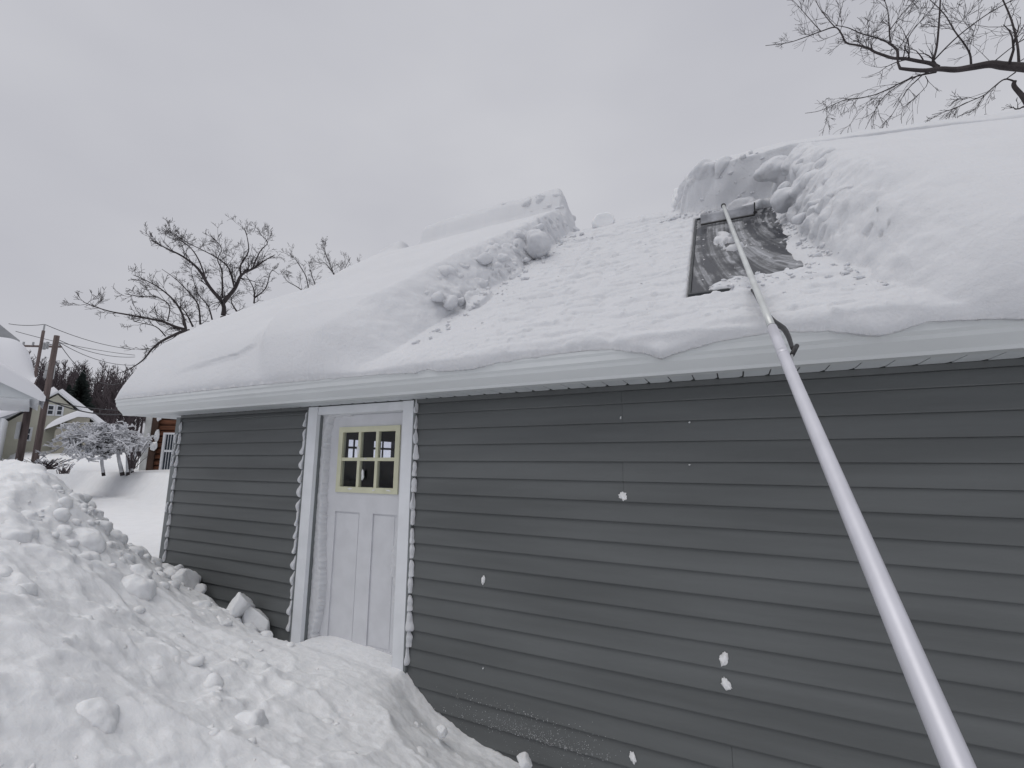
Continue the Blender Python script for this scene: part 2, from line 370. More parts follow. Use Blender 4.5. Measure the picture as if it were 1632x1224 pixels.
# siding courses: each one a piece with its own lip
E5 = .127
def course(x0, x1, zb, zt, dy=0.0):
    # profile (y, z): face leans, bottom lip proud, returns under
    pr = [(.001, zt-.002), (-.006-dy, zt-.002), (-.0225-dy, zb+.006), (-.021-dy, zb+.001), (-.016-dy, zb), (.001, zb+.002)]
    return part(MB().prism(pr, 'x', x0, x1).build('siding_course', M_siding, B))
def X_at(u, v): return at(u, v, 1, -.015).x
seams = {}       # pair index -> seam x
def seam_for(k):
    fixed = {0: X_at(991, 640), 2: X_at(993, 760), 6: X_at(770, 935), 8: X_at(1157, 1060), 9: X_at(1075, 1190)}
    if k in fixed: return [fixed[k], fixed[k]+3.66]
    return [1.9+((k*1.37) % 2.4)+2.4]
for i in range(0, 24):
    zt = min(2.15-E5*i, 2.108); zb = 2.15-E5*(i+1)
    cuts = [DX1+.022]+[s_ for s_ in seam_for(i//2) if s_ < BX1-.2]+[BX1-.04]
    for j in range(len(cuts)-1):
        course(cuts[j]+(.0015 if j else 0), cuts[j+1], zb, zt, .0025*(j % 2))
for i in range(0, 21):
    zt = min(2.20-E5*i, 2.112); zb = 2.20-E5*(i+1)
    if zb > 2.10: continue
    course(BX0+.075, DX0-.022, zb, zt)
# grey trims: corner post, J-channels, top utility trim
part(MB().box(BX0-.012, BX0+.07, -.032, .12, -.9, 2.125).build('corner_post', M_trimgrey, B, bevel=.003))
part(MB().box(BX1-.07, BX1+.012, -.032, .12, -.9, 2.125).build('corner_post', M_trimgrey, B, bevel=.003))
part(MB().box(DX0-.020, DX0-.001, -.034, .0, -.9, 2.11).build('side_channel', M_trimgrey, B))
part(MB().box(DX1+.001, DX1+.020, -.034, .0, -.9, 2.11).build('side_channel', M_trimgrey, B))
part(MB().box(BX0+.072, DX0-.001, -.030, .0, 2.113, 2.143).build('top_trim', M_siding, B))
part(MB().box(DX1+.001, BX1-.072, -.030, .0, 2.110, 2.143).build('top_trim', M_siding, B))
# door casing
part(MB().box(DX0, DX0+.118, -.038, .118, -.5, 2.138).build('door_casing', M_white, B, bevel=.003))
part(MB().box(DX1-.108, DX1, -.038, .118, -.5, 2.138).build('door_casing', M_white, B, bevel=.003))
part(MB().box(DX0+.119, DX1-.109, -.030, .118, 2.062, 2.136).build('door_head', M_white, B, bevel=.003))
part(MB().box(DX0+.119, DX0+.155, .055, .118, -.5, 2.061).build('door_stop', M_white, B, bevel=.002))
# door leaf
LX0, LX1, YD = DX0+.157, DX1-.109, .10
WX0, WX1, WZ0, WZ1 = -.945, -.235, 1.365, 1.945
door = part(MB().box(LX0, WX0, YD, YD+.04, -.02, 2.06).box(WX1, LX1, YD, YD+.04, -.02, 2.06)
            .box(WX0, WX1, YD, YD+.04, WZ1, 2.06).box(WX0, WX1, YD, YD+.04, 1.19, WZ0)
            .box(WX0, WX1, YD+.014, YD+.036, .0, 1.19).box(WX0, WX1, YD, YD+.04, -.02, .12)
            .box(-.655, -.50, YD, YD+.04, .12, 1.19).build('door', M_door, B))
def sub(o, par): o.parent = par; return o
door.matrix_parent_inverse = BL.inverted()
for a, b in ((-.925, -.657), (-.498, -.255)):
    sub(MB().box(a+.012, b-.012, YD+.010, YD+.0139, .135, 1.176).build('door_panel', M_door, None, bevel=.0015), door)
fr = MB(); e = .045
fr.box(WX0-.004, WX0+e, YD-.014, YD+.03, WZ0-.004, WZ1+.004).box(WX1-e, WX1+.004, YD-.014, YD+.03, WZ0-.004, WZ1+.004)
fr.box(WX0+e, WX1-e, YD-.0135, YD+.03, WZ1-e, WZ1+.0035).box(WX0+e, WX1-e, YD-.0135, YD+.03, WZ0-.0035, WZ0+e)
sub(fr.build('window_frame', M_yellow, None), door)
iw = (WX1-WX0-2*e); mz = (WZ0+WZ1)/2
for k_ in (1, 2):
    xc = WX0+e+iw*k_/3
    sub(MB().box(xc-.015, xc+.015, YD-.010, YD+.026, WZ0+e, WZ1-e).build('muntin', M_yellow, None), door)
xs_ = [WX0+e, WX0+e+iw/3-.0155, WX0+e+iw/3+.0155, WX0+e+iw*2/3-.0155, WX0+e+iw*2/3+.0155, WX1-e]
for k_ in range(3):
    a, b = xs_[2*k_], xs_[2*k_+1]
    sub(MB().box(a, b, YD-.009, YD+.025, mz-.015, mz+.015).build('muntin', M_yellow, None), door)
    for z0_, z1_ in ((WZ0+e, mz-.0155), (mz+.0155, WZ1-e)):
        sub(MB().box(a, b, YD+.010, YD+.014, z0_, z1_).build('pane', M_pane, None), door)

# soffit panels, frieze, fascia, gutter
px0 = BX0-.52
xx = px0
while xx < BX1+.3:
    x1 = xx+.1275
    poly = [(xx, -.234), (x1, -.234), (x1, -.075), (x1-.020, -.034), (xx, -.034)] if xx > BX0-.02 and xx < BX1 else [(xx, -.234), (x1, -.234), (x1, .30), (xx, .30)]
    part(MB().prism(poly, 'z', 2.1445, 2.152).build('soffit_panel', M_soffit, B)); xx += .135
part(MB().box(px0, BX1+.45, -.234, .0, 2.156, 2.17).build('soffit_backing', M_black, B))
# K-style gutter profile
gp = [(-.236, 2.142), (-.322, 2.140), (-.330, 2.158), (-.345, 2.172), (-.378, 2.205), (-.386, 2.225), (-.400, 2.240), (-.402, 2.272), (-.412, 2.286), (-.412, 2.308), (-.236, 2.308)]
part(MB().prism(gp, 'x', px0-.01, BX1+.44).build('gutter', M_gutter, B))
# roof deck (front and back slopes) and rake boards
def RP(x, s_, t):
    if s_ <= SL: return Vector((x, Y0+s_*math.cos(TH)-t*math.sin(TH), Z0+s_*math.sin(TH)+t*math.cos(TH)))
    q = s_-SL; return Vector((x, YR+q*math.cos(TH)+t*math.sin(TH), ZR-q*math.sin(TH)+t*math.cos(TH)))
def slab(x0, x1, s0, s1, t0, t1):
    m_ = MB(); n = []
    vs = [RP(x, s_, t) for t in (t0, t1) for x, s_ in ((x0, s0), (x1, s0), (x1, s1), (x0, s1))]
    m_.v = [tuple(v) for v in vs]; m_.f = [(0,3,2,1),(4,5,6,7),(0,1,5,4),(1,2,6,5),(2,3,7,6),(3,0,4,7)]
    return m_
part(slab(px0, BX1+.44, .16, SL-.03, -.03, -.004).build('roof_deck', M_roof, B))
part(slab(px0, BX1+.44, SL+.03, 2*SL-.1, -.03, -.004).build('roof_deck', M_roof, B))
part(slab(px0-.006, px0+.03, .0, SL, -.16, -.032).build('rake_board', M_white, B))
part(slab(BX1+.41, BX1+.446, .0, SL, -.16, -.032).build('rake_board', M_white, B))

# skylight in roof coordinates
KX0, KX1, KS0, KS1 = 2.165, 2.90, .54, 2.66
sk = MB()
def addslab(m_, *a):
    q = slab(*a); n = len(m_.v); m_.v += q.v; m_.f += [tuple(n+i for i in f) for f in q.f]
for a in ((KX0, KX0+.014, KS0, KS1), (KX1-.03, KX1, KS0, KS1), (KX0+.014, KX1-.03, KS0, KS0+.025), (KX0+.014, KX1-.03, KS1-.035, KS1)):
    addslab(sk, a[0], a[1], a[2], a[3], -.003, .062)
skf = part(sk.build('skylight', M_frame, B)); skf['label'] = 'dark skylight frame partly dug out of the snow'
kg = slab(0, KX1-KX0-.06, 0, 1, 0, 1); gq = MB(); w_, l_ = KX1-KX0-.048, KS1-KS0-.064
gq.box(0, w_, 0, l_, 0, .008); ko = gq.build('skylight_glass', M_skyglass)
ko.parent = skf; ko.matrix_parent_inverse = Matrix.Identity(4)
o_ = RP(KX0+.016, KS0+.027, .040)
ko.matrix_world = Matrix.Translation(o_) @ Matrix.Rotation(TH, 4, 'X')
bpy.context.view_layer.update()
ko.matrix_parent_inverse = skf.matrix_world.inverted(); ko.matrix_basis = Matrix.Translation(o_) @ Matrix.Rotation(TH, 4, 'X')

# ================================================================== ROOF SNOW (height over the roof plane)
rx = axis([(-3.93, -3.6, .012), (-3.6, -.9, .025), (-.9, .0, .013), (.0, .85, .0075), (.85, 2.5, .0125), (2.5, 3.25, .0075), (3.25, 3.6, .0125), (3.6, 5, .03), (5, BX1+.5, .08)])
rs = axis([(-.2, .25, .0095), (.25, 3.8, .0135), (3.8, 4.6, .03), (4.6, 2*SL, .06)])
RX, RS = np.meshgrid(rx, rs, indexing='ij')
def snow_h(x, s):
    wob = .05*fbm(x*2.2, s*2.2, 3, 4)
    t = .068+.010*fbm(x*4, s*4, 7, 4)+.004*fbm(x*20, s*20, 8, 3)
    mid = ss(.3, .9, x)*(1-ss(2.9, 3.3, x))
    # faint shingle lines and scrape dents in the thin layer
    row = (s*5.2+.25*vn(x*1.2, s*1.2, 17)); fr_ = row-np.floor(row); tab = _hash(np.floor(x*3.1+_hash(np.floor(row).astype(np.int64), np.floor(row).astype(np.int64), 3)*7).astype(np.int64), np.floor(row).astype(np.int64), 12)
    t = t+mid*(.020*(ss(0, .12, fr_)-fr_)*(.3+.7*tab)*ss(-.3, .3, vn(x*1.1, s*1.3, 18))-.03*np.clip(vn(x*3.3, s*14, 19)-.10, 0, 1)-.06*np.clip(vn(x*6, s*9, 29)-.47, 0, 1)+.014*vn(x*2.2, s*3.5, 30)+.012*ss(.5, .62, vn(x*11, s*17, 31)))
    t = np.maximum(t, .012)
    t = t-mid*.014*np.exp(-((x-(1.12+.02*np.sin(s*9)))/.012)**2)*ss(1.2, 1.7, s)*(1-ss(2.9, 3.1, s))
    t = t-mid*.012*np.exp(-((x-(1.47+.015*np.sin(s*13)))/.012)**2)*ss(.9, 1.0, s)*(1-ss(1.5, 1.6, s))
    # ---- deep block on the left
    cx = np.interp(s, [-.2, .1, .5, .8, 1.55, 2.4, 3.0, 3.4, 4], [-.15, .03, .17, .25, .42, .55, .66, .68, .62])+.05*fbm(x*1.5, s*3, 41, 4)
    w = np.interp(s, [0, .5, 1, 2, 3], [.95, .68, .50, .36, .16])
    q = np.clip((cx-x)/w, 0, 1)
    edge = .5*(1-(1-q)**2.1)+.5*ss(-.05, 1.15, q)*1.0; edge = edge*(q > 0)
    H = .46*np.interp(s, [0, .3, .7, 1.2, 2.6, 3.4], [.55, .82, 1.0, 1.0, .92, .84])+.02*fbm(x*.8, s*.8, 5, 3)
    # lower shelf left of the step
    stepx = np.interp(s, [-.2, 0, .4, 1.1, 2.0, 3.4], [-1.22, -1.28, -1.52, -1.80, -2.1, -2.4])+.03*vn(s*2, x*0, 6)
    H = H-.11*(1-ss(stepx-.16, stepx+.07, x))*np.interp(s, [0, .3, 1.2, 2.2, 3], [.6, 1, .8, .3, 0])
    # crease with a small overhang on the far left
    cs = .17+.05*np.sin((x+2.6)*2.0)+.10*ss(-1.9, -1.6, x)
    H = H+.035*ss(cs-.008, cs+.05, s)*ss(-3.0, -2.4, x)*(1-ss(-1.75, -1.6, x))*(1-ss(cs+.1, cs+.6, s))
    # taper to the ridge at the far left end
    endf = 1-ss(-3.0, -2.2, x)
    H = H*(1-endf*np.interp(s, [1.0, 2.2, 3.3], [0, .30, .68]))
    deepL = H*edge
    # lumps of collapsed snow at the foot and on the face of the cut
    band = np.exp(-((x-(cx-.12))/.20)**2)*ss(.5, .9, s)*(1-ss(3.0, 3.3, s))
    deepL = deepL+band*(.13*(billow(x*2.6, s*2.2, 71, 4)-.42)+.05*fbm(x*2, s*2, 72, 3))
    lump = np.exp(-(((x-.36)/.12)**2+((s-1.12)/.24)**2)); deepL = deepL+.11*ss(.35, .6, lump+.06*vn(x*7, s*7, 73))
    lump2 = np.exp(-(((x-.40)/.16)**2+((s-1.85)/.3)**2)); deepL = deepL+.09*ss(.35, .65, lump2+.1*vn(x*6, s*6, 74))
    nick = np.exp(-(((x-.205)/.035)**2+((s-.80)/.085)**2)); deepL = deepL-.30*nick*(deepL > .02)
    h = np.maximum(t, deepL)
    # slab standing on the far side of the ridge
    cor = ss(-1.76, -1.70, x+.03*vn(s*6, x*3, 9))*(1-ss(.50, .66, x+.06*vn(s*5, x*5, 12)))*ss(SL-.03, SL+.02, s)*(1-ss(SL+.8, SL+1.3, s))
    h = h+cor*(.40+.03*fbm(x*1.5, s*2, 15, 3))
    cor2 = ss(-2.95, -2.5, x)*(1-ss(-2.12, -1.98, x))*ss(SL-.10, SL+.05, s)*(1-ss(SL+.5, SL+.9, s)); h = h+cor2*.22
    # behind the ridge everything not raked off is deep; kept low behind the bare stretch
    # ---- deep mass on the right
    xr = np.interp(s, [-.2, -.05, .05, .25, .55, 1.45, 2.3, 2.68, 2.78, 3.0, 3.4, 4.2], [3.55, 3.30, 3.14, 3.06, 2.99, 2.86, 2.80, 2.78, 2.30, 1.98, 1.86, 1.9])
    xr = xr+.06*fbm(x*2.1, s*2.6, 83, 4)+.03*(billow(s*4, x*4, 86, 2)-.5)
    wr = np.interp(s, [-.2, .1, .5, 1.2, 2.4, 2.7, 3.4], [.9, .85, .75, .52, .30, .34, .50])
    qr = np.clip((x-xr)/wr, 0, 1); er = 1-(1-qr)**2.4
    HR = np.interp(x, [1.8, 2.2, 3, 3.7, 4.8, 7], [.40, .52, .52, .44, .26, .22])*np.interp(s, [-.2, 0, .25, .8, 1.5, 3.3], [.35, .50, .78, .95, 1, .92])
    HR = HR+.02*fbm(x*.9, s*.9, 87, 3)
    deepR = HR*er
    bandr = np.exp(-((x-(xr+.14))/.20)**2)*ss(.1, .5, s)
    deepR = deepR+bandr*.10*(billow(x*2.6, s*2.6, 90, 3)-.42)
    # mound of fallen snow on the right face
    deepR = deepR+.07*ss(.2, .8, np.exp(-(((x-3.08)/.25)**2+((s-1.15)/.5)**2)))
    h = np.where(s > 2.66, np.maximum(h, deepR*ss(2.66, 2.86, s)+t*(1-ss(2.66, 2.86, s))), np.maximum(h, deepR))
    # lump pushed up ahead of the rake
    # ---- skylight pit
    slump = .11*(1-ss(.5, 1.6, s))+.03*vn(s*6, x*0+3, 95)
    inx = ss(KX0-.012, KX0-.004, x)*(1-ss(KX1-.02-.0, KX1+.05, x-.08*(1-ss(.5, 1.5, s))+.02*vn(s*7, x*3, 96)))
    ins = ss(KS0-.02, KS0-.005, s)*(1-ss(2.60, 2.66, s))
    pit = inx*ins
    base_in = -.02+0*x
    # swept-over snow along the right side, thinning into the glass
    rim = .075*ss(KX1-.24-.06*vn(s*3, 0*s, 33)+.08*ss(1.0, 2.6, s), KX1+.02, x+.03*vn(x*9, s*7, 34))
    patch = .085*ss(.35, .8, np.exp(-(((x-2.40)/.085)**2+((s-1.72)/.20)**2))+.45*vn(x*16, s*10, 44)+.2*vn(x*34, s*24, 46))
    patch = np.maximum(patch, .075*ss(.45, .8, np.exp(-(((x-2.47)/.11)**2+((s-1.42)/.07)**2))+.45*vn(x*14, s*12, 45)+.2*vn(x*34, s*24, 47)))
    low = .062+.05*ss(.0, 1, vn(x*9, s*0, 51))                # bank of snow left along the foot of the glass
    foot = (.075+.01*vn(x*18, s*18, 52))*(1-ss(KS0+.10+.05*vn(x*10, 0*x, 53)+.04*ss(2.3, 2.5, x), KS0+.16+.05*vn(x*10, 0*x, 53)+.04*ss(2.3, 2.5, x), s))*ss(2.24, 2.33, x+.02*vn(s*14, x*9, 54))
    inner = np.maximum.reduce([base_in, rim-.0, patch-.0, foot])
    flecks = .05*(vn(x*30, s*42, 66) > .62)*(vn(x*5, s*5, 67) > -.1)
    inner = np.maximum(inner, flecks)
    # black gap under the lower left of the frame
    gap = ss(KX0-.02, KX0, x)*(1-ss(2.36, 2.46, x+.02*vn(s*30, x*12, 55)))*ss(KS0-.085, KS0-.06, s)*(1-ss(KS0+.0, KS0+.02, s))
    h = np.where(x < 3.2, h*(1-pit)+np.minimum(inner, np.maximum(h, inner))*pit, h)
    h = h-(h+.004)*gap
    return h, deepL, deepR
hh, dL, dR = snow_h(RX, RS)
# snow lip at the eave: start of the sheet varies along the building
se = np.interp(rx, [-3.95, -1.5, 0, .3, .42, .55, .8, 1.0, 1.35, 1.55, 1.75, 1.93, 2.03, 2.14, 2.35, 2.6, 2.8, 2.93, 3.02, 3.1, 3.2, 3.4, 3.8, 5],
               [.0, .0, -.02, -.035, -.02, -.045, -.05, -.02, -.005, .0, -.01, -.055, -.10, -.065, -.025, -.005, -.03, -.06, -.085, -.065, -.035, -.05, -.10, -.12])
se = se+.006*vn(rx*9, rx*0, 4)+.004*vn(rx*25, rx*0, 5)
SE = se[:, None]+0*RS
rnd = np.interp(rx, [-3.9, -1, .3, 1, 2, 2.8, 3.4, 4.5], [.62, .55, .16, .09, .09, .10, .22, .40])[:, None]
q = np.clip((RS-SE)/rnd, 0, 1)
fall = np.sqrt(np.clip(1-(1-q)**2, 0, 1))
hh = hh*fall
# left gable end rounding, back eave rounding
qe = np.clip((RX+3.93)/.20, 0, 1); hh = hh*np.sqrt(np.clip(1-(1-qe)**2, 0, 1))
qe = np.clip((BX1+.48-RX)/.3, 0, 1); hh = hh*np.sqrt(np.clip(1-(1-qe)**2, 0, 1))
qe = np.clip((2*SL-RS)/.4, 0, 1); hh = hh*np.sqrt(np.clip(1-(1-qe)**2, 0, 1))
S2 = np.maximum(RS, SE)
neg = np.clip(-S2, 0, 1); pos = np.clip(S2, 0, None)
front = pos <= SL
by = np.where(front, Y0+pos*math.cos(TH), YR+(pos-SL)*math.cos(TH)); bz = np.where(front, Z0+pos*math.sin(TH), ZR-(pos-SL)*math.sin(TH))
by = by-neg*.12-.004; bz = bz-neg*.97
na = TH*(1-2*ss(SL-.30, SL+.30, pos))+ss(0, .12, neg)*(PI/2-TH)*.8
ny, nz_ = -np.sin(na), np.cos(na)
dxn = .010*vn(RS*14, RX*14, 77)*np.clip(hh/.2, 0, 1)
P = np.stack([RX+dxn, by+ny*hh, bz+nz_*hh], -1)
def n3(p, f, seed): return (vn(p[..., 0]*f, p[..., 1]*f+p[..., 2]*f*.7, seed)+vn(p[..., 1]*f+3.3, p[..., 2]*f-p[..., 0]*f*.6, seed+1)+vn(p[..., 2]*f+7.7, p[..., 0]*f+p[..., 1]*f*.5, seed+2))/1.7
gu = np.gradient(P, axis=0); gvv = np.gradient(P, axis=1); nrm = np.cross(gu, gvv); nrm /= np.linalg.norm(nrm, axis=-1, keepdims=True)+1e-9
nrm *= np.sign(nrm[..., 2:3]+1e-6)
hx_ = np.gradient(hh, axis=0)/np.gradient(rx)[:, None]; hs_ = np.gradient(hh, axis=1)/np.gradient(rs)[None, :]
st = ss(.6, 1.8, np.hypot(hx_, hs_))*ss(.05, .16, hh)*ss(.12, .3, RS)*ss(-3.4, -3.0, RX)
from_k = lambda a, it: a
for _ in range(6): st = (st+np.roll(st, 1, 0)+np.roll(st, -1, 0)+np.roll(st, 1, 1)+np.roll(st, -1, 1))/5
bil = (1-2*np.abs(n3(P, 3.6, 201)))*.030+(1-2*np.abs(n3(P, 8., 211)))*.014+n3(P, 22., 221)*.006
P0_ = P.copy(); NR = nrm.copy()
P = P+nrm*(st*bil*.45)[..., None]
nearcut = ss(.02, .5, st)
P = P+nrm*(.0025*n3(P, 60., 231)*ss(.02, .06, hh))[..., None]
# close the sheet down to the roof at its lower edge
P[:, 0, :] = np.stack([rx, by[:, 0]+.02, bz[:, 0]-.0], -1)
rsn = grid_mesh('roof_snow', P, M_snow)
tag(rsn, 'thick uneven snow on the roof, cut away in the middle down to a thin layer', 'snow', kind='stuff')

# ================================================================== LOOSE SNOW PIECES
def chunk(name, loc, size, rot, seed, label, group=None, m_=None, flat=.0, sub_=4, rough=.16, lumps=1.4):
    import bmesh
    bm = bmesh.new(); bmesh.ops.create_icosphere(bm, subdivisions=sub_, radius=1)
    rg = random.Random(seed); pl = [(Vector((rg.gauss(0, 1), rg.gauss(0, 1), rg.gauss(0, 1))).normalized(), rg.uniform(.50, .85)) for _ in range(11)]
    co = np.array([v.co for v in bm.verts])
    for n, d in pl:                      # chop facets, softened
        n = np.array(n); dd = co@n; ex = np.clip(dd-d, 0, None); co = co-np.outer(ex*.95, n)
    nn = .5*(vn(co[:, 0]*lumps+seed, co[:, 1]*lumps, seed)+vn(co[:, 1]*lumps, co[:, 2]*lumps+seed, seed+1))+.3*vn(co[:, 0]*4+co[:, 2]*3, co[:, 1]*4, seed+2)+.22*vn(co[:, 0]*9+co[:, 2]*8, co[:, 1]*9, seed+3)+.12*vn(co[:, 0]*19+co[:, 2]*17, co[:, 1]*19, seed+4)
    co = co*(1+rough*nn)[:, None]
    for v, c_ in zip(bm.verts, co): v.co = (c_[0]*size[0], c_[1]*size[1], c_[2]*size[2])
    me = bpy.data.meshes.new(name); bm.to_mesh(me); bm.free()
    o = link(name, me, m_ or M_snow_rough, None, True); o.location = loc; o.rotation_euler = rot
    return tag(o, label, 'snow', group)
chunk('snow_chunk', at(963, 358, 1, 2.10), (.15, .13, .15), (.3, 0, .3), 3, 'rounded lump of snow alone on the ridge beside the cleared strip')
chunk('snow_chunk', at(983, 367, 1, 2.12), (.08, .08, .06), (0, 0, .9), 5, 'small snow crumb just right of the lump on the ridge')
chunk('snow_chunk', at(378, 975, 1, -.22), (.13, .16, .21), (.2, .35, .3), 11, 'tall rounded snow block leaning near the siding left of the door')
chunk('snow_chunk', at(408, 995, 1, -.14), (.12, .12, .17), (.1, -.35, .6), 12, 'icy snow block with a sharp corner, nearest the siding left of the door')
chunk('snow_chunk', at(835, 1216, 1, -.18), (.055, .06, .05), (.1, .5, .2), 14, 'small white snow block against the wall at the bottom of the drift')
for i, (u, v, y_, s_, lab) in enumerate([
    (345, 985, -.35, .10, 'low snow lump behind the tall rounded block'),
    (296, 930, -.22, .13, 'snow lump at the broken edge below the grey corner post'),
    (352, 1000, -.55, .10, 'snow lump below the tall rounded block on the pile'),
    (705, 1168, -.28, .045, 'snow lump at the lower end of the door drift'),
    (662, 1162, -.33, .045, 'snow lump left of the one at the lower end of the drift')]):
    p_ = at(u, v, 1, y_); chunk('snow_chunk', p_, (s_*1.2, s_, s_*.8), (i, i*.7, i*1.3), 30+i, lab)

chunk('snow_chunk', at(1190, 303, 1, 1.86), (.21, .15, .15), (.2, .1, .3), 17, 'big soft lump of snow piled up just above the rake head')
chunk('snow_chunk', at(1085, 318, 1, 1.98), (.15, .12, .12), (.1, .5, .2), 18, 'snow lump at the left end of the deep snow above the skylight')
def ground_hit(u, v):
    d = AF+AR*((u-816)/F_PX)+AU*((612-v)/F_PX); t = np.arange(.5, 9, .02)
    p = np.array(CE)[None, :]+t[:, None]*np.array(d)[None, :]; z = ground_z(p[:, 0], p[:, 1]); k = np.argmax(p[:, 2] < z)
    return p[k], z[k]
# loose crumbs: one mass nobody could count
def ico(sub=1):
    import bmesh
    bm = bmesh.new(); bmesh.ops.create_icosphere(bm, subdivisions=sub, radius=1); bm.verts.ensure_lookup_table()
    v = np.array([q.co for q in bm.verts]); f = np.array([[q.index for q in a.verts] for a in bm.faces]); bm.free(); return v, f
IV, IF = ico(2)
def crumbs(name, pts, sizes, label, seed, m_):
    r = np.random.RandomState(seed); V = []; F = []
    for i, (p, z) in enumerate(zip(pts, sizes)):
        v = IV.copy()
        for _ in range(5):
            n = r.randn(3); n /= np.linalg.norm(n); dd = v@n; v = v-np.outer(np.clip(dd-r.uniform(.35, .8), 0, None)*.9, n)
        v = v*(1+.12*r.randn(len(v), 1))*np.array([r.uniform(.7, 1.3), r.uniform(.7, 1.3), r.uniform(.5, .9)])*z
        a = r.rand()*6.28; c_, s_ = math.cos(a), math.sin(a); v = np.c_[v[:, 0]*c_-v[:, 1]*s_, v[:, 0]*s_+v[:, 1]*c_, v[:, 2]]
        V.append(v+np.array(p)); F.append(IF+i*len(IV))
    me = bpy.data.meshes.new(name); me.from_pydata(np.concatenate(V).tolist(), [], np.concatenate(F).tolist())
    o = link(name, me, m_, None, True); return tag(o, label, 'snow', kind='stuff')
r_ = np.random.RandomState(3)
def hmap(x, s_):                 # surface point of the roof snow
    i = int(np.clip(np.searchsorted(rx, x), 0, len(rx)-1)); j = int(np.clip(np.searchsorted(rs, s_), 0, len(rs)-1)); return P[i, j]
cpts = []; csz = []
def drop(x, s_, z): cpts.append(hmap(x, s_)+np.array([0, 0, z*.15])); csz.append(z)
for _ in range(130): drop(r_.uniform(.5, 2.9), r_.uniform(.3, 3.2), .003+.008*r_.rand()**3)
for _ in range(150):             # at the foot of the left cut
    s_ = r_.uniform(.3, 3.1); x = np.interp(s_, [.1, .5, .8, 1.55, 2.4, 3.0], [.03, .17, .25, .42, .55, .66])+abs(r_.randn())*.10; drop(x, s_, .006+.03*r_.rand()**3)
for _ in range(170):             # along the right cut and over the skylight edge
    s_ = r_.uniform(.2, 2.6); x = np.interp(s_, [.05, .55, 1.45, 2.6], [3.12, 2.98, 2.85, 2.78])-abs(r_.randn())*.07+.05; drop(x, s_, .005+.022*r_.rand()**3)
for _ in range(90): drop(r_.uniform(1.8, 2.8), 2.72+abs(r_.randn())*.08, .006+.03*r_.rand()**2)
for _ in range(120): drop(r_.uniform(2.18, 2.85), r_.uniform(.45, .80), .005+.014*r_.rand()**2)
def clods(name, centres, label, seed, m_, voxel=.013, smooth=3, amp=(.014, .009, .004)):
    """broken snow: many chopped lumps fused into one ragged mass"""
    r = np.random.RandomState(seed); V = []; F = []
    for i, (p, z, ang) in enumerate(centres):
        v = IV.copy()
        for _ in range(ang):
            n = r.randn(3); n /= np.linalg.norm(n); dd = v@n; v = v-np.outer(np.clip(dd-r.uniform(.35, .8), 0, None)*.9, n)
        v = v*np.array([r.uniform(.75, 1.35), r.uniform(.75, 1.35), r.uniform(.6, 1.0)])*z; a = r.rand()*6.28; c_, s_ = math.cos(a), math.sin(a)
        v = np.c_[v[:, 0]*c_-v[:, 1]*s_, v[:, 0]*s_+v[:, 1]*c_, v[:, 2]]; V.append(v+np.array(p)); F.append(IF+i*len(IV))
    me = bpy.data.meshes.new(name); me.from_pydata(np.concatenate(V).tolist(), [], np.concatenate(F).tolist())
    o = link(name, me, None); md = o.modifiers.new('r', 'REMESH'); md.mode = 'VOXEL'; md.voxel_size = voxel
    m2_ = o.modifiers.new('s', 'SMOOTH'); m2_.factor = .5; m2_.iterations = smooth
    bpy.context.view_layer.update(); dg = bpy.context.evaluated_depsgraph_get(); nm = bpy.data.meshes.new_from_object(o.evaluated_get(dg))
    o.modifiers.clear(); old = o.data; o.data = nm; nm.name = name; bpy.data.meshes.remove(old)
    k = len(nm.vertices); co = np.empty(k*3, np.float32); nm.vertices.foreach_get('co', co); co = co.reshape(-1, 3).astype(float)
    no = np.empty(k*3, np.float32); nm.vertex_normals.foreach_get('vector', no); no = no.reshape(-1, 3)
    d_ = amp[0]*(1-2*np.abs(n3(co, 7., 301)))+amp[1]*n3(co, 18., 311)+amp[2]*n3(co, 45., 321)
    co = co+no*d_[:, None]; nm.vertices.foreach_set('co', co.reshape(-1).astype(np.float32)); nm.materials.clear(); nm.materials.append(m_)
    nm.polygons.foreach_set('use_smooth', [True]*len(nm.polygons)); nm.update(); return tag(o, label, 'snow', kind='stuff')
rk = np.random.RandomState(12); cen = []
I_, J_ = np.where(st > .35); sel = rk.permutation(len(I_))
nL = nR = 0
for q_ in sel:
    i, j = I_[q_], J_[q_]; x, s_ = rx[i], rs[j]
    if s_ > SL+.5 or x < -.6 or x > 3.6: continue
    right = x > 1.5
    if right and (s_ < 1.0 or s_ > 2.55 or x > 3.15): continue
    if (right and nR > 70) or (not right and nL > 90): continue
    if not right and s_ < 1.3 and rk.rand() < .6: continue
    z = rk.choice([.035, .055, .08, .115, .15], p=[.2, .25, .25, .2, .1]) if right else rk.choice([.03, .05, .08, .12, .16], p=[.25, .3, .25, .15, .05])
    if s_ < .5: z = min(z, .06)
    dep = .72
    cen.append((P0_[i, j]-NR[i, j]*z*dep, z, rk.randint(3, 8)))
    if right: nR += 1
    else: nL += 1
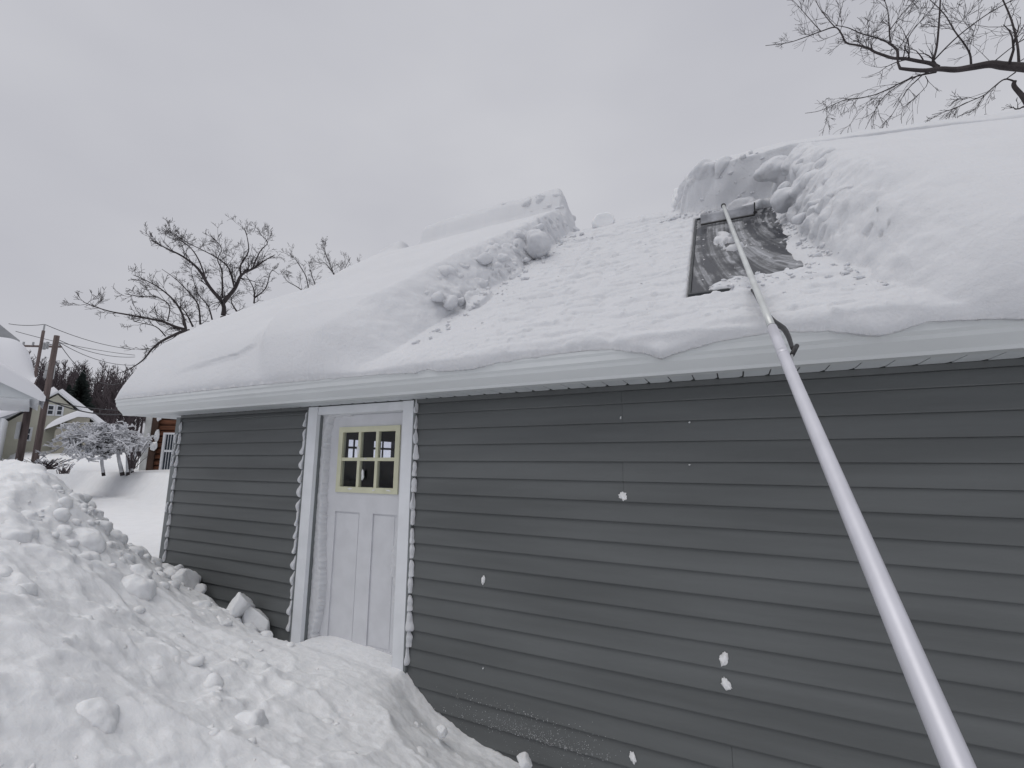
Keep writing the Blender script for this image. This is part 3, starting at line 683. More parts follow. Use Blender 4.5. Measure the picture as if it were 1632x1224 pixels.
# lumps hanging over the top of the skylight and its upper right corner
for u, v, y_, z in [(1085, 300, 2.0, .13), (1110, 285, 2.0, .14), (1068, 318, 2.02, .09), (1140, 285, 1.98, .13), (1175, 300, 1.9, .14), (1200, 300, 1.86, .13), (1218, 292, 1.84, .08), (1160, 318, 1.88, .08), (1235, 320, 1.75, .10), (1250, 340, 1.55, .10), (1262, 345, 1.3, .11), (1280, 365, 1.05, .11), (1300, 345, 1.1, .12), (1268, 385, 1.2, .07), (1292, 400, 1.2, .07),
                    (845, 345, 2.0, .10), (870, 350, 1.98, .11), (885, 362, 1.95, .08), (800, 405, 1.35, .12), (835, 400, 1.45, .10), (775, 440, 1.0, .07)]:
    dP = P0_-np.array(CE); dd_ = dP@np.array(AF); uu_ = 816+F_PX*(dP@np.array(AR))/dd_; vv_ = 612-F_PX*(dP@np.array(AU))/dd_
    ff_ = np.sum(NR*dP, -1) < 0; e_ = np.hypot(uu_-u, vv_-v)+np.where(ff_, 0, 50)
    ok_ = e_ < e_.min()+4; dz_ = np.where(ok_, dd_, 99); i, j = np.unravel_index(np.argmin(dz_), dz_.shape)
    z *= (1.15 if u > 1000 and v < 335 else .85); cen.append((P0_[i, j]-NR[i, j]*z*(.80 if u < 1000 else .55), z, rk.randint(3, 7)))
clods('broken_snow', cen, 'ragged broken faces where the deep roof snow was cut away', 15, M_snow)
crumbs('snow_crumbs', cpts, csz, 'small loose crumbs of snow scattered over the raked strip of the roof', 5, M_snow)
gp_ = []; gs_ = []
cl = [(r_.uniform(-3.2, 1.6), r_.uniform(-2.4, -.25)) for _ in range(60)]
xs2 = []; ys2 = []
for i in range(320):
    if i < 290:
        c0 = cl[r_.randint(60)]; x, y = c0[0]+r_.randn()*.22, c0[1]+r_.randn()*.14
    else: x, y = r_.uniform(-4.3, 2.0), r_.uniform(-2.6, -.12)
    if x > -1.25 and x < .3 and y > -.5: continue
    xs2.append(x); ys2.append(min(y, -.08))
zz_ = ground_z(np.array(xs2), np.array(ys2))
for x, y, z in zip(xs2, ys2, zz_):
    q_ = .004+.022*r_.rand()**3.5; gp_.append((x, y, z-q_*.35)); gs_.append(q_)
cen = []; rk = np.random.RandomState(31)
for i in range(620):
    if i < 430: c0 = cl[rk.randint(60)]; x, y = c0[0]+rk.randn()*.26, c0[1]+rk.randn()*.18
    else: x, y = rk.uniform(-4.2, 1.8), rk.uniform(-2.6, -.2)
    if (x > -1.3 and y > -.55+.25*max(0, -x)) or y > -.2: continue
    z = rk.choice([.025, .04, .065, .10, .15], p=[.3, .28, .22, .14, .06])
    if (x > -1.7 and rk.rand() < .55) or (y < -1.5 and rk.rand() < .75): continue
    cen.append((x, y, z))
cz_ = ground_z(np.array([c[0] for c in cen]), np.array([c[1] for c in cen]))
cen = [(np.array([c[0], c[1], zq-c[2]*rk.uniform(.35, .68)-.2*c[2]*(c[0] > -1.9)]), c[2], rk.randint(2, 7)) for c, zq in zip(cen, cz_)]
for u, v, y_, z in [(330, 975, -.18, .10), (345, 985, -.25, .09), (300, 925, -.10, .12), (285, 915, -.12, .10), (362, 990, -.24, .09), (395, 1005, -.22, .08), (425, 1015, -.2, .06), (262, 912, -.12, .07), (312, 945, -.16, .10)]:
    cen.append((np.array(at(u, v, 1, y_)), z, rk.randint(2, 6)))
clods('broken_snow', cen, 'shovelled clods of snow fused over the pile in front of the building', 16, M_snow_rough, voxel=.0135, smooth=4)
crumbs('snow_crumbs', gp_, gs_, 'loose broken clods and crumbs of snow over the shovelled pile', 8, M_snow_rough)
# wedges of snow caught at the ends of the siding courses
def wedge_mesh(seed, w, hgt, t):
    rg = random.Random(seed); m_ = MB(); rows = 7; cols = 6; ph = rg.random()*6
    for i in range(rows):
        f = i/(rows-1)
        prof = [.92, 1.0, .97, .90, .78, .62, .42][i]*(.9+.22*math.sin(ph+f*7))
        for j in range(cols):
            g_ = j/(cols-1); a = g_*PI/2
            m_.v.append((w*prof*math.cos(min(a, 1.5707))+.002+(rg.uniform(-.005, .007) if 0 < i < rows-1 else 0), -.004-t*(prof+.15)*math.sin(a), hgt*f+rg.uniform(-.004, .004)))
    for i in range(rows-1):
        for j in range(cols-1):
            a = i*cols+j; m_.f.append((a, a+1, a+cols+1, a+cols))
    n = len(m_.v); m_.v.append((0, 0, 0)); m_.v.append((0, 0, hgt))
    for j in range(cols-1): m_.f.append((n, j+1, j)); m_.f.append((n+1, (rows-1)*cols+j, (rows-1)*cols+j+1))
    m_.f.append((n,)+tuple(i*cols for i in range(rows))+(n+1,)); m_.f.append((n+1,)+tuple(i*cols+cols-1 for i in reversed(range(rows)))+(n,))
    return m_
def wedge(x, z, w, hgt, t, side, seed, label, group):
    m_ = wedge_mesh(seed, w, hgt, t); o = m_.build('snow_wedge', M_snow, None, True)
    o.location = (x, -.010, z); o.scale = (side, 1, 1)
    sm = o.modifiers.new('s', 'SUBSURF'); sm.levels = 1; sm.render_levels = 2
    return tag(o, label, 'snow', group)
ORD = ['topmost', 'second', 'third', 'fourth', 'fifth', 'sixth', 'seventh', 'eighth', 'ninth', 'tenth', 'eleventh', 'twelfth', 'thirteenth', 'fourteenth', 'fifteenth', 'sixteenth', 'seventeenth']
def ordn(i): return 'topmost' if i == 0 else ORD[i]+' from the top'
rg = random.Random(5)
zl = [2.20-E5*(i+1) for i in range(1, 17)]
for i, z in enumerate(zl):
    if z < .12: break
    big = .030+.032*min(1, i/2)*rg.uniform(.6, 1.3)
    wedge(DX0-.021, z+.004+rg.uniform(-.012, .006), big, rg.uniform(.115, .150), rg.uniform(.03, .045), -1, 100+i, 'snow wedge at the siding ends left of the door, '+ordn(i), 'snow wedges left of the door')
zr = [2.15-E5*(i+1) for i in range(0, 17)]
for i, z in enumerate(zr):
    if z < .10: break
    big = (.014 if i < 2 else .036)*rg.uniform(.7, 1.25)+(.018 if i in (12, 13, 14) else 0)
    wedge(DX1+.018, z+.003+rg.uniform(-.012, .006), big, rg.uniform(.115, .150), rg.uniform(.03, .045), 1, 200+i, 'snow wedge at the siding ends right of the door, '+ordn(i), 'snow wedges right of the door')
zc_ = [2.20-E5*(i+1) for i in range(1, 14)]
for i, z in enumerate(zc_):
    if z < .52: break
    wedge(BX0+.074, z+.002, (.014 if i in (0,) else .024)*rg.uniform(.8, 1.2), .122, .030, 1, 300+i, 'snow wedge on the siding beside the grey corner post, '+ordn(i), 'snow wedges by the corner post')
    if i in (1, 2, 3, 7):
        wedge(BX0+.070, z+.01, .045*rg.uniform(.7, 1.1), .115, .03, -1, 340+i, 'wide snow wedge on the face of the grey corner post, '+{1: 'topmost', 2: 'second from the top', 3: 'third from the top', 7: 'lowest'}[i], 'snow wedges on the corner post').location.y = -.033
# dabs of snow stuck on the siding
for i, (u, v, w_, h_, lab) in enumerate([
    (993, 790, .026, .034, 'white dab of snow at the siding seam below the middle of the eave'),
    (770, 925, .015, .045, 'narrow upright dab of snow on the seam right of the door'),
    (1155, 1051, .027, .040, 'upper of the two snow dabs low on the siding'),
    (1156, 1090, .027, .038, 'lower of the two snow dabs low on the siding'),
    (1009, 1208, .020, .034, 'snow dab at the bottom edge of the siding'),
    (989, 666, .007, .010, 'tiny snow speck at the end of the upper siding seam'),
    (1099, 673, .006, .005, 'upper tiny snow speck on the siding under the eave'),
    (1099, 741, .006, .005, 'lower tiny snow speck on the siding under the eave'),
    (770, 1065, .005, .005, 'tiny snow speck low on the siding right of the door')]):
    p_ = at(u, v, 1, -.019); chunk('snow_dab', p_, (w_, .011, h_), (0, .3*((i % 3)-1), 0), 60+i, lab, sub_=4, rough=.55, lumps=2.2)
# powder blown on the lowest courses
rg = random.Random(9); pm = MB()
for i in range(1500):
    u_ = rg.triangular(690, 990, 850); zz = None
    p_ = at(u_, 1120+.32*(u_-700)+rg.gauss(0, 16), 1, -.026)
    k_ = (2.15-p_.z)/E5; f_ = k_-math.floor(k_)
    if rg.random() > .25+.9*f_**2: continue
    r_ = rg.uniform(.0008, .0028)*(1.3 if f_ > .8 else 1); y_ = -.0075-.0165*f_-.0012
    n = len(pm.v); a0 = rg.random()*6
    for q_ in range(4): pm.v.append((p_.x+r_*math.cos(a0+q_*1.57)*rg.uniform(.6, 1.2), y_, p_.z+r_*math.sin(a0+q_*1.57)*rg.uniform(.6, 1.4)))
    pm.v.append((p_.x, y_-.0016, p_.z)); pm.f += [(n+q_, n+(q_+1) % 4, n+4) for q_ in range(4)]
tag(pm.build('snow_powder', M_snow), 'fine powder snow dusted on the lowest siding courses', 'snow', kind='stuff')

# snow plastered in the door recess: height over the leaf
dx_ = np.linspace(LX0-.045, LX1+.01, 150); dz_ = np.linspace(-.1, 2.07, 320)
Xd, Zd = np.meshgrid(dx_, dz_, indexing='ij')
edge_l = np.interp(Zd, [0, .15, .3, .55, .9, 1.2, 1.6, 1.9, 2.0, 2.06], [.16, .09, .13, .145, .105, .085, .070, .072, .090, .12])+.012*vn(Zd*14, Xd*4, 3)+.009*vn(Zd*34, Xd*4, 4)
ql = np.clip((LX0+edge_l-.06-Xd)/.03, -1, 1)
tl = np.where(ql > 0, .010+.055*(1-(1-ql)**2)+.004*vn(Xd*30, Zd*30, 6), -.02)
er_ = np.interp(Zd, [0, .2, .3, .6, .85, 1.0, 1.15, 1.25], [.10, .10, .10, .12, .17, .12, .105, .0])+.025*vn(Zd*9, Xd*4, 13)+.008*vn(Zd*34, Xd*4, 14)
qr_ = np.clip((Xd-(LX1-er_))/.04, -1, 1)
tr_ = np.where((qr_ > 0) & (Zd < 1.24), .008+.030*(1-(1-qr_)**2)+.004*vn(Xd*30, Zd*30, 16), -.02)
tb_ = np.where(Zd < .2+.05*vn(Xd*7, Zd*0, 21)+.03*np.exp(-((Xd+.52)/.05)**2), .05, -.02)
tt_ = np.where((Zd > 2.045+.01*vn(Xd*12, Zd*0, 23)) & (Xd < -.80+.0*Xd), .03, -.02)
td = np.maximum.reduce([tl, tr_, tt_])
Pd = np.stack([Xd, YD-td, Zd], -1)
keep = (td[:-1, :-1] > -.02) | (td[1:, 1:] > -.02) | (td[1:, :-1] > -.02) | (td[:-1, 1:] > -.02)
tag(grid_mesh('door_frost', Pd, M_snow, keep=keep), 'snow plastered down the left jamb and lower right of the white door', 'snow', kind='stuff')
# bits on the muntins
for i, (u, v, w_, h_, lab) in enumerate([
    (571, 716, .020, .050, 'snow blob on the left muntin of the door window, upper row'),
    (578, 756, .017, .048, 'snow blob hanging below the crossing of the door window muntins'),
    (583, 731, .022, .009, 'thin snow on the middle bar of the door window'),
    (558, 779, .045, .010, 'snow on the bottom of the lower left door pane'),
    (596, 781, .022, .008, 'snow on the bottom of the lower middle door pane'),
    (620, 782, .034, .009, 'snow on the bottom of the lower right door pane')]):
    p_ = at(u, v, 1, YD-.008); chunk('snow_dab', p_, (w_, .014, h_), (0, 0, 0), 80+i, lab, sub_=3, rough=.25)

# ================================================================== ROOF RAKE
RK = thing('roof_rake', 'long white telescoping pole of a roof rake reaching up to the skylight', 'roof rake', (0, 0, 0))
dT = at_d(1152, 327, 1) - CE
tip = RP(2.42, 2.60, .17)
dirT = (AF+AR*((1153-816)/F_PX)+AU*((612-328)/F_PX)); kk = 4.40
tip = CE+dirT*kk
near = CE+(AF+AR*((1528-816)/F_PX)+AU*((612-1224)/F_PX))*.60
pd = (near-tip)
def along(f): return tip+pd*f
# joint seen at (1234, 515)
def f_at(u, v):
    best, bf = 1e9, 0
    for i in range(2001):
        f = i/2000; p_ = along(f)-CE; dpt = p_.dot(AF); uu = 816+F_PX*p_.dot(AR)/dpt; vv = 612-F_PX*p_.dot(AU)/dpt
        if abs(vv-v) < best: best, bf = abs(vv-v), f
    return bf
fj = f_at(0, 514)
def bend(f): return along(f)+Vector((.0, .0, -.035))*math.sin(PI*min(1, f))*1.0
def rod(name, f0, f1, r, m_, n=16, par=RK):
    pts = [bend(f0+(f1-f0)*i/n) for i in range(n+1)]
    return MB().tube(pts, r, 20).build(name, m_, par, True)
rod('upper_pole', 0.0, fj, .0155, M_alu2); rod('lower_pole', fj-.004, 1.2, .0190, M_alu)
c_ = rod('coupling', fj-.0065, fj-.0045, .0185, M_greymetal, 2)
fs = f_at(0, 552); rod('sleeve', fs-.003, fs+.004, .0198, M_alu, 2)
# push-button clasp and dark cord with toggle
pn = pd.normalized()
c0 = bend(fj)
def offp(f, side, up=0): 
    return bend(f)+AR*side+Vector((0, 0, up))
cord = [at_d(1200, 463, (tip-CE).length*.52)]
def on_roof(u, v, t):
    d = AF+AR*((u-816)/F_PX)+AU*((612-v)/F_PX); n = Vector((0, -math.sin(TH), math.cos(TH))); p0 = Vector((0, Y0, Z0))+n*t
    return CE+d*((p0-CE).dot(n)/d.dot(n))
cp = [on_roof(1198, 462, .08), on_roof(1207, 474, .10), on_roof(1219, 497, .12), on_roof(1232, 512, .14), on_roof(1250, 524, .16), on_roof(1257, 537, .17), on_roof(1263, 556, .18)]
seg = []
for i in range(len(cp)-1):
    for k_ in range(6): seg.append(cp[i].lerp(cp[i+1], k_/6))
seg.append(cp[-1])
seg = [seg[0]]+[(seg[i-1]+seg[i]+seg[i+1])/3 for i in range(1, len(seg)-1)]+[seg[-1]]
MB().tube(seg, [.007+.006*math.sin(PI*i/(len(seg)-1)) for i in range(len(seg))], 8).build('cord', M_black, RK, True)
tA, tB = on_roof(1262, 566, .20), on_roof(1270, 551, .20)
MB().tube([tA, tB], .009, 10).build('toggle', M_black, RK, True)
fr_ = f_at(0, 572)
MB().tube([bend(fr_)+AR*.012, on_roof(1262, 566, .20)], .005, 8).build('clip', M_greymetal, RK, True)
# head: blade, black tube along its lower edge, end bracket, hub
bl, br = on_roof(1117, 358, .075), on_roof(1203, 342, .075)
up_ = Vector((0, -.25, .97)); bw = (br-bl); bt = Vector((0, 1, .1)).normalized()
hb = .105
m_ = MB(); rows = 6
for j in range(rows):
    f = j/(rows-1); off = bt*(.03*math.sin(f*1.6))
    for s_ in (0, 1):
        for i in range(2):
            m_.v.append(tuple(bl+bw*i+up_*(hb*f)+off+bt*(.004*s_)))
for j in range(rows-1):
    for s_ in (0, 1): m_.f.append((j*4+s_*2, j*4+s_*2+1, (j+1)*4+s_*2+1, (j+1)*4+s_*2))
for i in (0, 1):
    for j in range(rows-1): m_.f.append((j*4+i, j*4+2+i, (j+1)*4+2+i, (j+1)*4+i))
m_.f += [(0, 1, 3, 2), (rows*4-4, rows*4-3, rows*4-1, rows*4-2)]
m_.build('blade', M_blade, RK, True)
MB().tube([bl-up_*.004-Vector((0, .006, 0)), br-up_*.004-Vector((0, .006, 0))], .009, 8).build('blade_edge', M_black, RK)
MB().tube([br+up_*.0, br+bw.normalized()*.004+up_*hb], .006, 6).build('end_bracket', M_black, RK)
MB().tube([br-Vector((0, .02, 0))+up_*.01, br+bw.normalized()*.01+up_*.02], .014, 8).build('end_foot', M_black, RK)
MB().tube([tip-pn*.03, tip+pn*.03], .021, 12).build('hub', M_black, RK, True)
MB().tube([tip-pn*.02, (bl+br)/2+up_*hb*.9+bt*.03], .010, 8).build('head_brace', M_greymetal, RK, True)

# ================================================================== TREES
def grow(m_, p, d, ln, r, lvl, rg, up=.25, spread=.9, sides=3, wob=.16, kids=None, minr=.003):
    n = max(3, int(4+lvl)); pts = [p.copy()]; q = d.normalized(); pp = p.copy(); rad = [r]
    for i in range(n):
        q = (q+Vector((rg.gauss(0, wob), rg.gauss(0, wob), rg.gauss(0, wob)))+Vector((0, 0, up*.25))).normalized()
        pp = pp+q*(ln/n); pts.append(pp.copy()); rad.append(max(minr*.8, r*(1-.8*(i+1)/n)))
    m_.tube(pts, rad, sides, False)
    if lvl > 0:
        k_ = kids or (4 if lvl > 1 else 4)
        for c_ in range(k_):
            f = rg.uniform(.15, .98); i = min(int(f*n), n-1); b = pts[i].lerp(pts[i+1], f*n-i)
            ax = Vector((rg.gauss(0, 1), rg.gauss(0, 1), rg.gauss(0, 1))).normalized()
            dd = ((pts[i+1]-pts[i]).normalized()+ax*spread).normalized()
            grow(m_, b, dd, ln*rg.uniform(.38, .7)*(1.1-.4*f), max(minr, rad[i]*.55), lvl-1, rg, up, spread, 3, wob, None, minr)
def limb(m_, pix, y_plane_d, r0, r1, rg, jit=.25, dens=3., ln=1.0, lvl=2, up=.3, dd=0, mode='d', sides=6, start=.0, minr=.003, spread=.9):
    """a limb whose course is drawn through photo pixels at its own distance; twigs grow from it"""
    pts = []; n = len(pix); z = rg.uniform(-1, 1)
    for i, (u, v) in enumerate(pix):
        z += rg.gauss(0, jit); pts.append(at_d(u, v, y_plane_d+dd*i/(n-1)+z*jit))
    P_ = []
    for i in range(n-1):
        p0, p1, p2, p3 = pts[max(i-1, 0)], pts[i], pts[i+1], pts[min(i+2, n-1)]
        for k_ in range(4):
            t = k_/4; P_.append(.5*((2*p1)+(-p0+p2)*t+(2*p0-5*p1+4*p2-p3)*t*t+(-p0+3*p1-3*p2+p3)*t**3))
    P_.append(pts[-1]); N_ = len(P_)
    rad = [r0+(r1-r0)*(i/(N_-1))**.8 for i in range(N_)]
    m_.tube(P_, rad, sides, False)
    L_ = sum((P_[i+1]-P_[i]).length for i in range(N_-1)); cnt = int(L_*dens)
    for c_ in range(cnt):
        f = start+(1-start)*rg.random()**.85; i = min(int(f*(N_-1)), N_-2); b = P_[i]
        t = (P_[i+1]-P_[i]).normalized(); ax = Vector((rg.gauss(0, 1), rg.gauss(0, 1), rg.gauss(0, .8)+up)).normalized()
        grow(m_, b, (t*.7+ax*spread).normalized(), ln*rg.uniform(.45, 1.1)*(1.15-.5*f), max(minr*1.5, rad[i]*.45), lvl, rg, up, .8, 3, .17, None, minr)
    return P_
def px(pts, sx, ox, oy): return [(ox+a/sx, oy+b/sx) for a, b in pts]
# big tree over the right of the roof (branches reach in from outside the frame)
rg = random.Random(21); D1 = 9.5; sc = 3.961
TR = MB()
def c5(p): return px(p, sc, 1220, 0)
limb(TR, [(1790, 150), (1720, 112)]+c5([(1700, 430), (1632, 425), (1500, 415), (1420, 405), (1300, 425), (1200, 440), (1100, 435), (1010, 445), (920, 440), (850, 432)]), D1, .082, .022, rg, .08, 1.2, .8, 2, .5, sides=8)
limb(TR, c5([(1090, 425), (1040, 400), (960, 385), (880, 370), (810, 368), (750, 350), (690, 328), (650, 305), (580, 285), (510, 270), (480, 215), (440, 172), (350, 198), (250, 235), (140, 270), (0, 288)]), D1, .035, .005, rg, .05, 5.8, 0.81, 2, .35)
limb(TR, c5([(440, 172), (385, 110), (330, 30), (300, -60)]), D1, .010, .004, rg, .05, 6.8, 0.65, 1, .2)
limb(TR, c5([(350, 198), (270, 110), (200, 30), (130, -40)]), D1, .008, .003, rg, .05, 6.8, 0.52, 1, .1)
limb(TR, c5([(450, 165), (475, 70), (500, -30)]), D1, .008, .003, rg, .05, 6.8, 0.52, 1, .2)
limb(TR, c5([(835, 365), (830, 315), (790, 280), (760, 262), (690, 235), (600, 210), (520, 175), (440, 160)]), D1, .022, .006, rg, .05, 6.8, 0.65, 2, .3)
limb(TR, c5([(790, 285), (782, 200), (780, 150), (770, 60), (740, -30)]), D1, .014, .005, rg, .05, 6.8, 0.78, 2, .5)
limb(TR, c5([(785, 190), (860, 90), (960, -20)]), D1, .010, .004, rg, .05, 6.8, 0.65, 1, .4)
limb(TR, c5([(1055, 390), (1080, 300), (1095, 150), (1105, -20)]), D1, .020, .010, rg, .04, 2, .6, 1, .4)
limb(TR, c5([(1050, 395), (1150, 290), (1250, 200), (1400, 90), (1560, 0)]), D1, .012, .006, rg, .05, 5.1, 0.78, 2, .3)
limb(TR, c5([(870, 370), (900, 240), (990, 120), (1060, 40), (1090, -40)]), D1, .009, .004, rg, .05, 5.1, 0.65, 1, .3)
limb(TR, c5([(1298, 410), (1290, 340), (1250, 270), (1190, 190), (1130, 90), (1040, 0)]), D1, .016, .006, rg, .05, 5.1, 0.78, 2, .3)
limb(TR, c5([(1600, 415), (1590, 280), (1550, 120), (1490, -20)]), D1, .018, .009, rg, .05, 5.1, 0.91, 2, .3)
limb(TR, c5([(1430, 400), (1540, 310), (1640, 240)]), D1, .009, .004, rg, .05, 5.1, 0.78, 1, .2)
limb(TR, c5([(850, 432), (835, 390), (838, 350)]), D1, .020, .012, rg, .02, 2, .3, 1, .2)
limb(TR, c5([(1080, 455), (960, 480), (860, 520), (780, 560), (690, 598), (600, 618), (510, 628), (430, 660), (340, 700), (250, 715)]), D1, .014, .004, rg, .05, 6.8, 0.72, 2, -.3)
limb(TR, c5([(1000, 465), (900, 560), (850, 640), (760, 790)]), D1, .009, .003, rg, .05, 6.8, 0.59, 1, -.3)
limb(TR, c5([(930, 480), (760, 600), (690, 700), (630, 815)]), D1, .009, .003, rg, .05, 6.8, 0.59, 1, -.3)
limb(TR, c5([(1010, 480), (1015, 545), (870, 690), (860, 780)]), D1, .006, .003, rg, .05, 6.8, 0.52, 1, -.2)
limb(TR, c5([(1850, 1000), (1700, 740), (1632, 620), (1570, 545), (1575, 510)]), D1, .05, .022, rg, .04, 1.2, .5, 2, 0)
limb(TR, c5([(1575, 515), (1510, 500), (1440, 550), (1380, 600), (1290, 640), (1180, 690), (1050, 725)]), D1, .013, .004, rg, .05, 6.1, 0.65, 2, -.1)
limb(TR, c5([(1580, 455), (1510, 505)]), D1, .010, .006, rg, .02, 2, .3, 1, 0)
limb(TR, c5([(1380, 600), (1320, 690), (1210, 735)]), D1, .006, .003, rg, .05, 6.8, 0.52, 1, 0)
limb(TR, c5([(1640, 705), (1500, 715), (1380, 722)]), D1, .005, .003, rg, .05, 6.8, 0.39, 1, 0)
t1 = thing('bare_tree', 'large bare tree whose dark branches reach in over the right end of the roof', 'tree', at_d(1850, 760, D1))
t1.location.z = 0
tbase = Vector(t1.location); tj = at_d(1790, 150, D1); tk = at_d(1720+10, 240, D1)
TB = MB().tube([tbase, tbase.lerp(tj, .35)+Vector((.1, 0, 0)), tbase.lerp(tj, .7), tj, tj+Vector((.6, .5, 2.0)), tj+Vector((1.0, .9, 4.0))], [.26, .22, .19, .15, .09, .03], 12)
def world_child(o, par):
    bpy.context.view_layer.update(); o.parent = par; o.matrix_parent_inverse = par.matrix_world.inverted(); return o
world_child(TB.build('trunk', M_bark, None, True), t1)
limb(TR, [(1850, 420)]+c5([(1900, 1100), (1850, 1000)]), D1, .1, .05, rg, .02, 0, .1, 1)
world_child(TR.build('branches', M_bark, None, False), t1)

# trees behind the left end of the roof
def c2(p): return px(p, 3.264, 120, 340)
rg = random.Random(33); D2 = 19.
T = MB(); kw = dict(dens=6.5, ln=.82, lvl=2, up=.25, minr=.0055)
trunkpix = [(352, 640), (356, 560), (357, 505)]
limb(T, trunkpix, D2, .20, .12, rg, .02, 0, 1, 1, sides=10)
limb(T, c2([(770, 530), (768, 470), (700, 385), (640, 290), (560, 225), (470, 180), (395, 140)]), D2, .085, .012, rg, .15, **kw)
limb(T, c2([(768, 465), (830, 390), (865, 320), (930, 285), (985, 245), (1040, 215)]), D2, .085, .012, rg, .15, **kw)
limb(T, c2([(862, 325), (860, 270), (900, 200), (895, 130), (880, 75)]), D2, .04, .008, rg, .15, **kw)
limb(T, c2([(920, 290), (960, 200), (1000, 150), (950, 100)]), D2, .03, .008, rg, .15, **kw)
limb(T, c2([(765, 440), (765, 360), (760, 290), (740, 240), (760, 180), (700, 110)]), D2, .035, .008, rg, .15, **kw)
limb(T, c2([(828, 388), (800, 290), (750, 240), (680, 200), (580, 150), (480, 80)]), D2, .035, .007, rg, .15, **kw)
limb(T, c2([(690, 380), (650, 260), (600, 180), (520, 120), (480, 80)]), D2, .03, .007, rg, .15, **kw)
def tree(name, label, T_, base, group=None, rtop=None):
    t_ = thing(name, label, 'tree', base, group); o = T_.build('branches', M_bark, None); world_child(o, t_); return t_
b_ = at_d(352, 640, D2); bz_ = Vector((b_.x, b_.y, 1.0))
trk = MB().tube([bz_, b_], [.26, .2], 10)
ta = tree('bare_tree', 'tallest bare tree behind the left roof, forking into two main limbs', T, bz_)
world_child(trk.build('trunk', M_bark, None, True), ta)
# second tree: long low limbs to the left
T = MB(); D3 = 17.
limb(T, [(330, 640), (315, 570), (297, 526)], D3, .14, .09, rg, .02, 0, 1, 1, sides=8)
limb(T, c2([(578, 606), (520, 590), (460, 565), (370, 545), (260, 525), (180, 510), (100, 485), (40, 460)]), D3, .055, .008, rg, .12, **kw)
limb(T, c2([(578, 606), (520, 630), (450, 665), (400, 705), (350, 765), (280, 810), (200, 840)]), D3, .055, .007, rg, .12, dens=4, ln=.7, lvl=2, up=.15, minr=.005)
limb(T, c2([(575, 600), (555, 520), (510, 450), (440, 390), (370, 350), (300, 320)]), D3, .04, .008, rg, .12, **kw)
limb(T, c2([(470, 640), (420, 590), (340, 570), (300, 560)]), D3, .02, .006, rg, .12, **kw)
limb(T, c2([(480, 560), (490, 480), (430, 440), (330, 430), (260, 420)]), D3, .018, .006, rg, .12, **kw)
b_ = at_d(330, 640, D3); bz_ = Vector((b_.x, b_.y, 1.0))
tb = tree('bare_tree', 'bare tree with long low limbs sweeping left past the snowy roof end', T, bz_)
world_child(MB().tube([bz_, b_], [.18, .14], 8).build('trunk', M_bark, None, True), tb)
def small_tree(pixlist, D, label, base, r=.04):
    T_ = MB()
    for pl in pixlist: limb(T_, c2(pl), D, r, .007, rg, .15, **kw)
    u0, v0 = c2([base])[0]; b_ = at_d(u0, v0, D); g_ = Vector((b_.x, b_.y, 1.0))
    t_ = tree('bare_tree', label, T_, g_); world_child(MB().tube([g_, b_], [r*1.8, r*1.2], 8).build('trunk', M_bark, None, True), t_)
small_tree([[(650, 578), (640, 480), (590, 410), (520, 340), (450, 290)], [(612, 590), (570, 510), (520, 470)]], 22, 'thin bare tree just left of the tallest one behind the roof', (650, 600))
small_tree([[(712, 553), (690, 480), (640, 420), (610, 330), (600, 280)]], 24, 'slender bare tree whose stem leans beside the tallest tree fork', (712, 580), .035)
small_tree([[(930, 468), (930, 400), (900, 340), (880, 320)], [(932, 440), (990, 390), (1020, 300), (1060, 320)], [(840, 510), (810, 450), (850, 400)]], 24, 'bushy bare tree right of the tallest one behind the roof', (930, 500))
small_tree([[(1200, 415), (1150, 380), (1100, 350), (1080, 300)], [(1215, 410), (1200, 330), (1160, 260), (1120, 210)], [(1255, 390), (1230, 320), (1215, 260)]], 24, 'small bare tree with spread twigs in the gap of the roof line', (1210, 440), .03)
small_tree([[(1360, 350), (1330, 280), (1300, 200), (1300, 150)], [(1365, 345), (1400, 290), (1430, 230)], [(1400, 325), (1440, 290), (1475, 290)], [(1350, 320), (1300, 260), (1270, 260)]], 24, 'small bare tree farthest right of those behind the roof', (1360, 380), .03)

# ------------------------------------------------------------------ utility poles and wires
def pole(u, vtop, vbase, D, r0, r1, label, zb=None):
    base = at_d(u, vbase, D); top_z = None
    # vertical pole: find the height where the pole reaches vtop
    lo, hi = base.z, base.z+25
    def vv(z):
        p_ = Vector((base.x, base.y, z))-CE; return 612-F_PX*p_.dot(AU)/p_.dot(AF)
    for _ in range(40):
        mid = (lo+hi)/2
        if vv(mid) > vtop: lo = mid
        else: hi = mid
    t_ = thing('utility_pole', label, 'utility pole', (base.x, base.y, base.z-.6))
    world_child(MB().tube([(base.x, base.y, base.z-.6), (base.x, base.y, lo)], [r0, r1], 12).build('shaft', M_pole, None, True), t_)
    return t_, Vector((base.x, base.y, lo))
t_a, topA = pole(55, 535, 738, 27, .118, .092, 'thick brown utility pole standing before the cream house')
t_b, topB = pole(38, 527, 700, 44, .105, .085, 'thinner grey utility pole with crossarm and transformer behind the thick pole')
t_c, topC = pole(32, 640, 724, 24, .11, .10, 'short cut-off brown pole stub left of the thick utility pole')
world_child(MB().box(topC.x-.17, topC.x+.17, topC.y-.18, topC.y-.16, topC.z-1.35, topC.z-.75).build('marker_plate', M_greymetal, None), t_c)
def mids(a, b, sag, n=14):
    return [a.lerp(b, i/n)-Vector((0, 0, sag*4*(i/n)*(1-i/n))) for i in range(n+1)]
wd = (at_d(205, 556, 50)-topB).normalized()
ca = topB-Vector((0, 0, 1.1)); side = Vector((wd.y, -wd.x, 0)).normalized()
world_child(MB().tube([ca-side*1.3, ca+side*1.3], .07, 6).build('crossarm', M_pole, None), t_b)
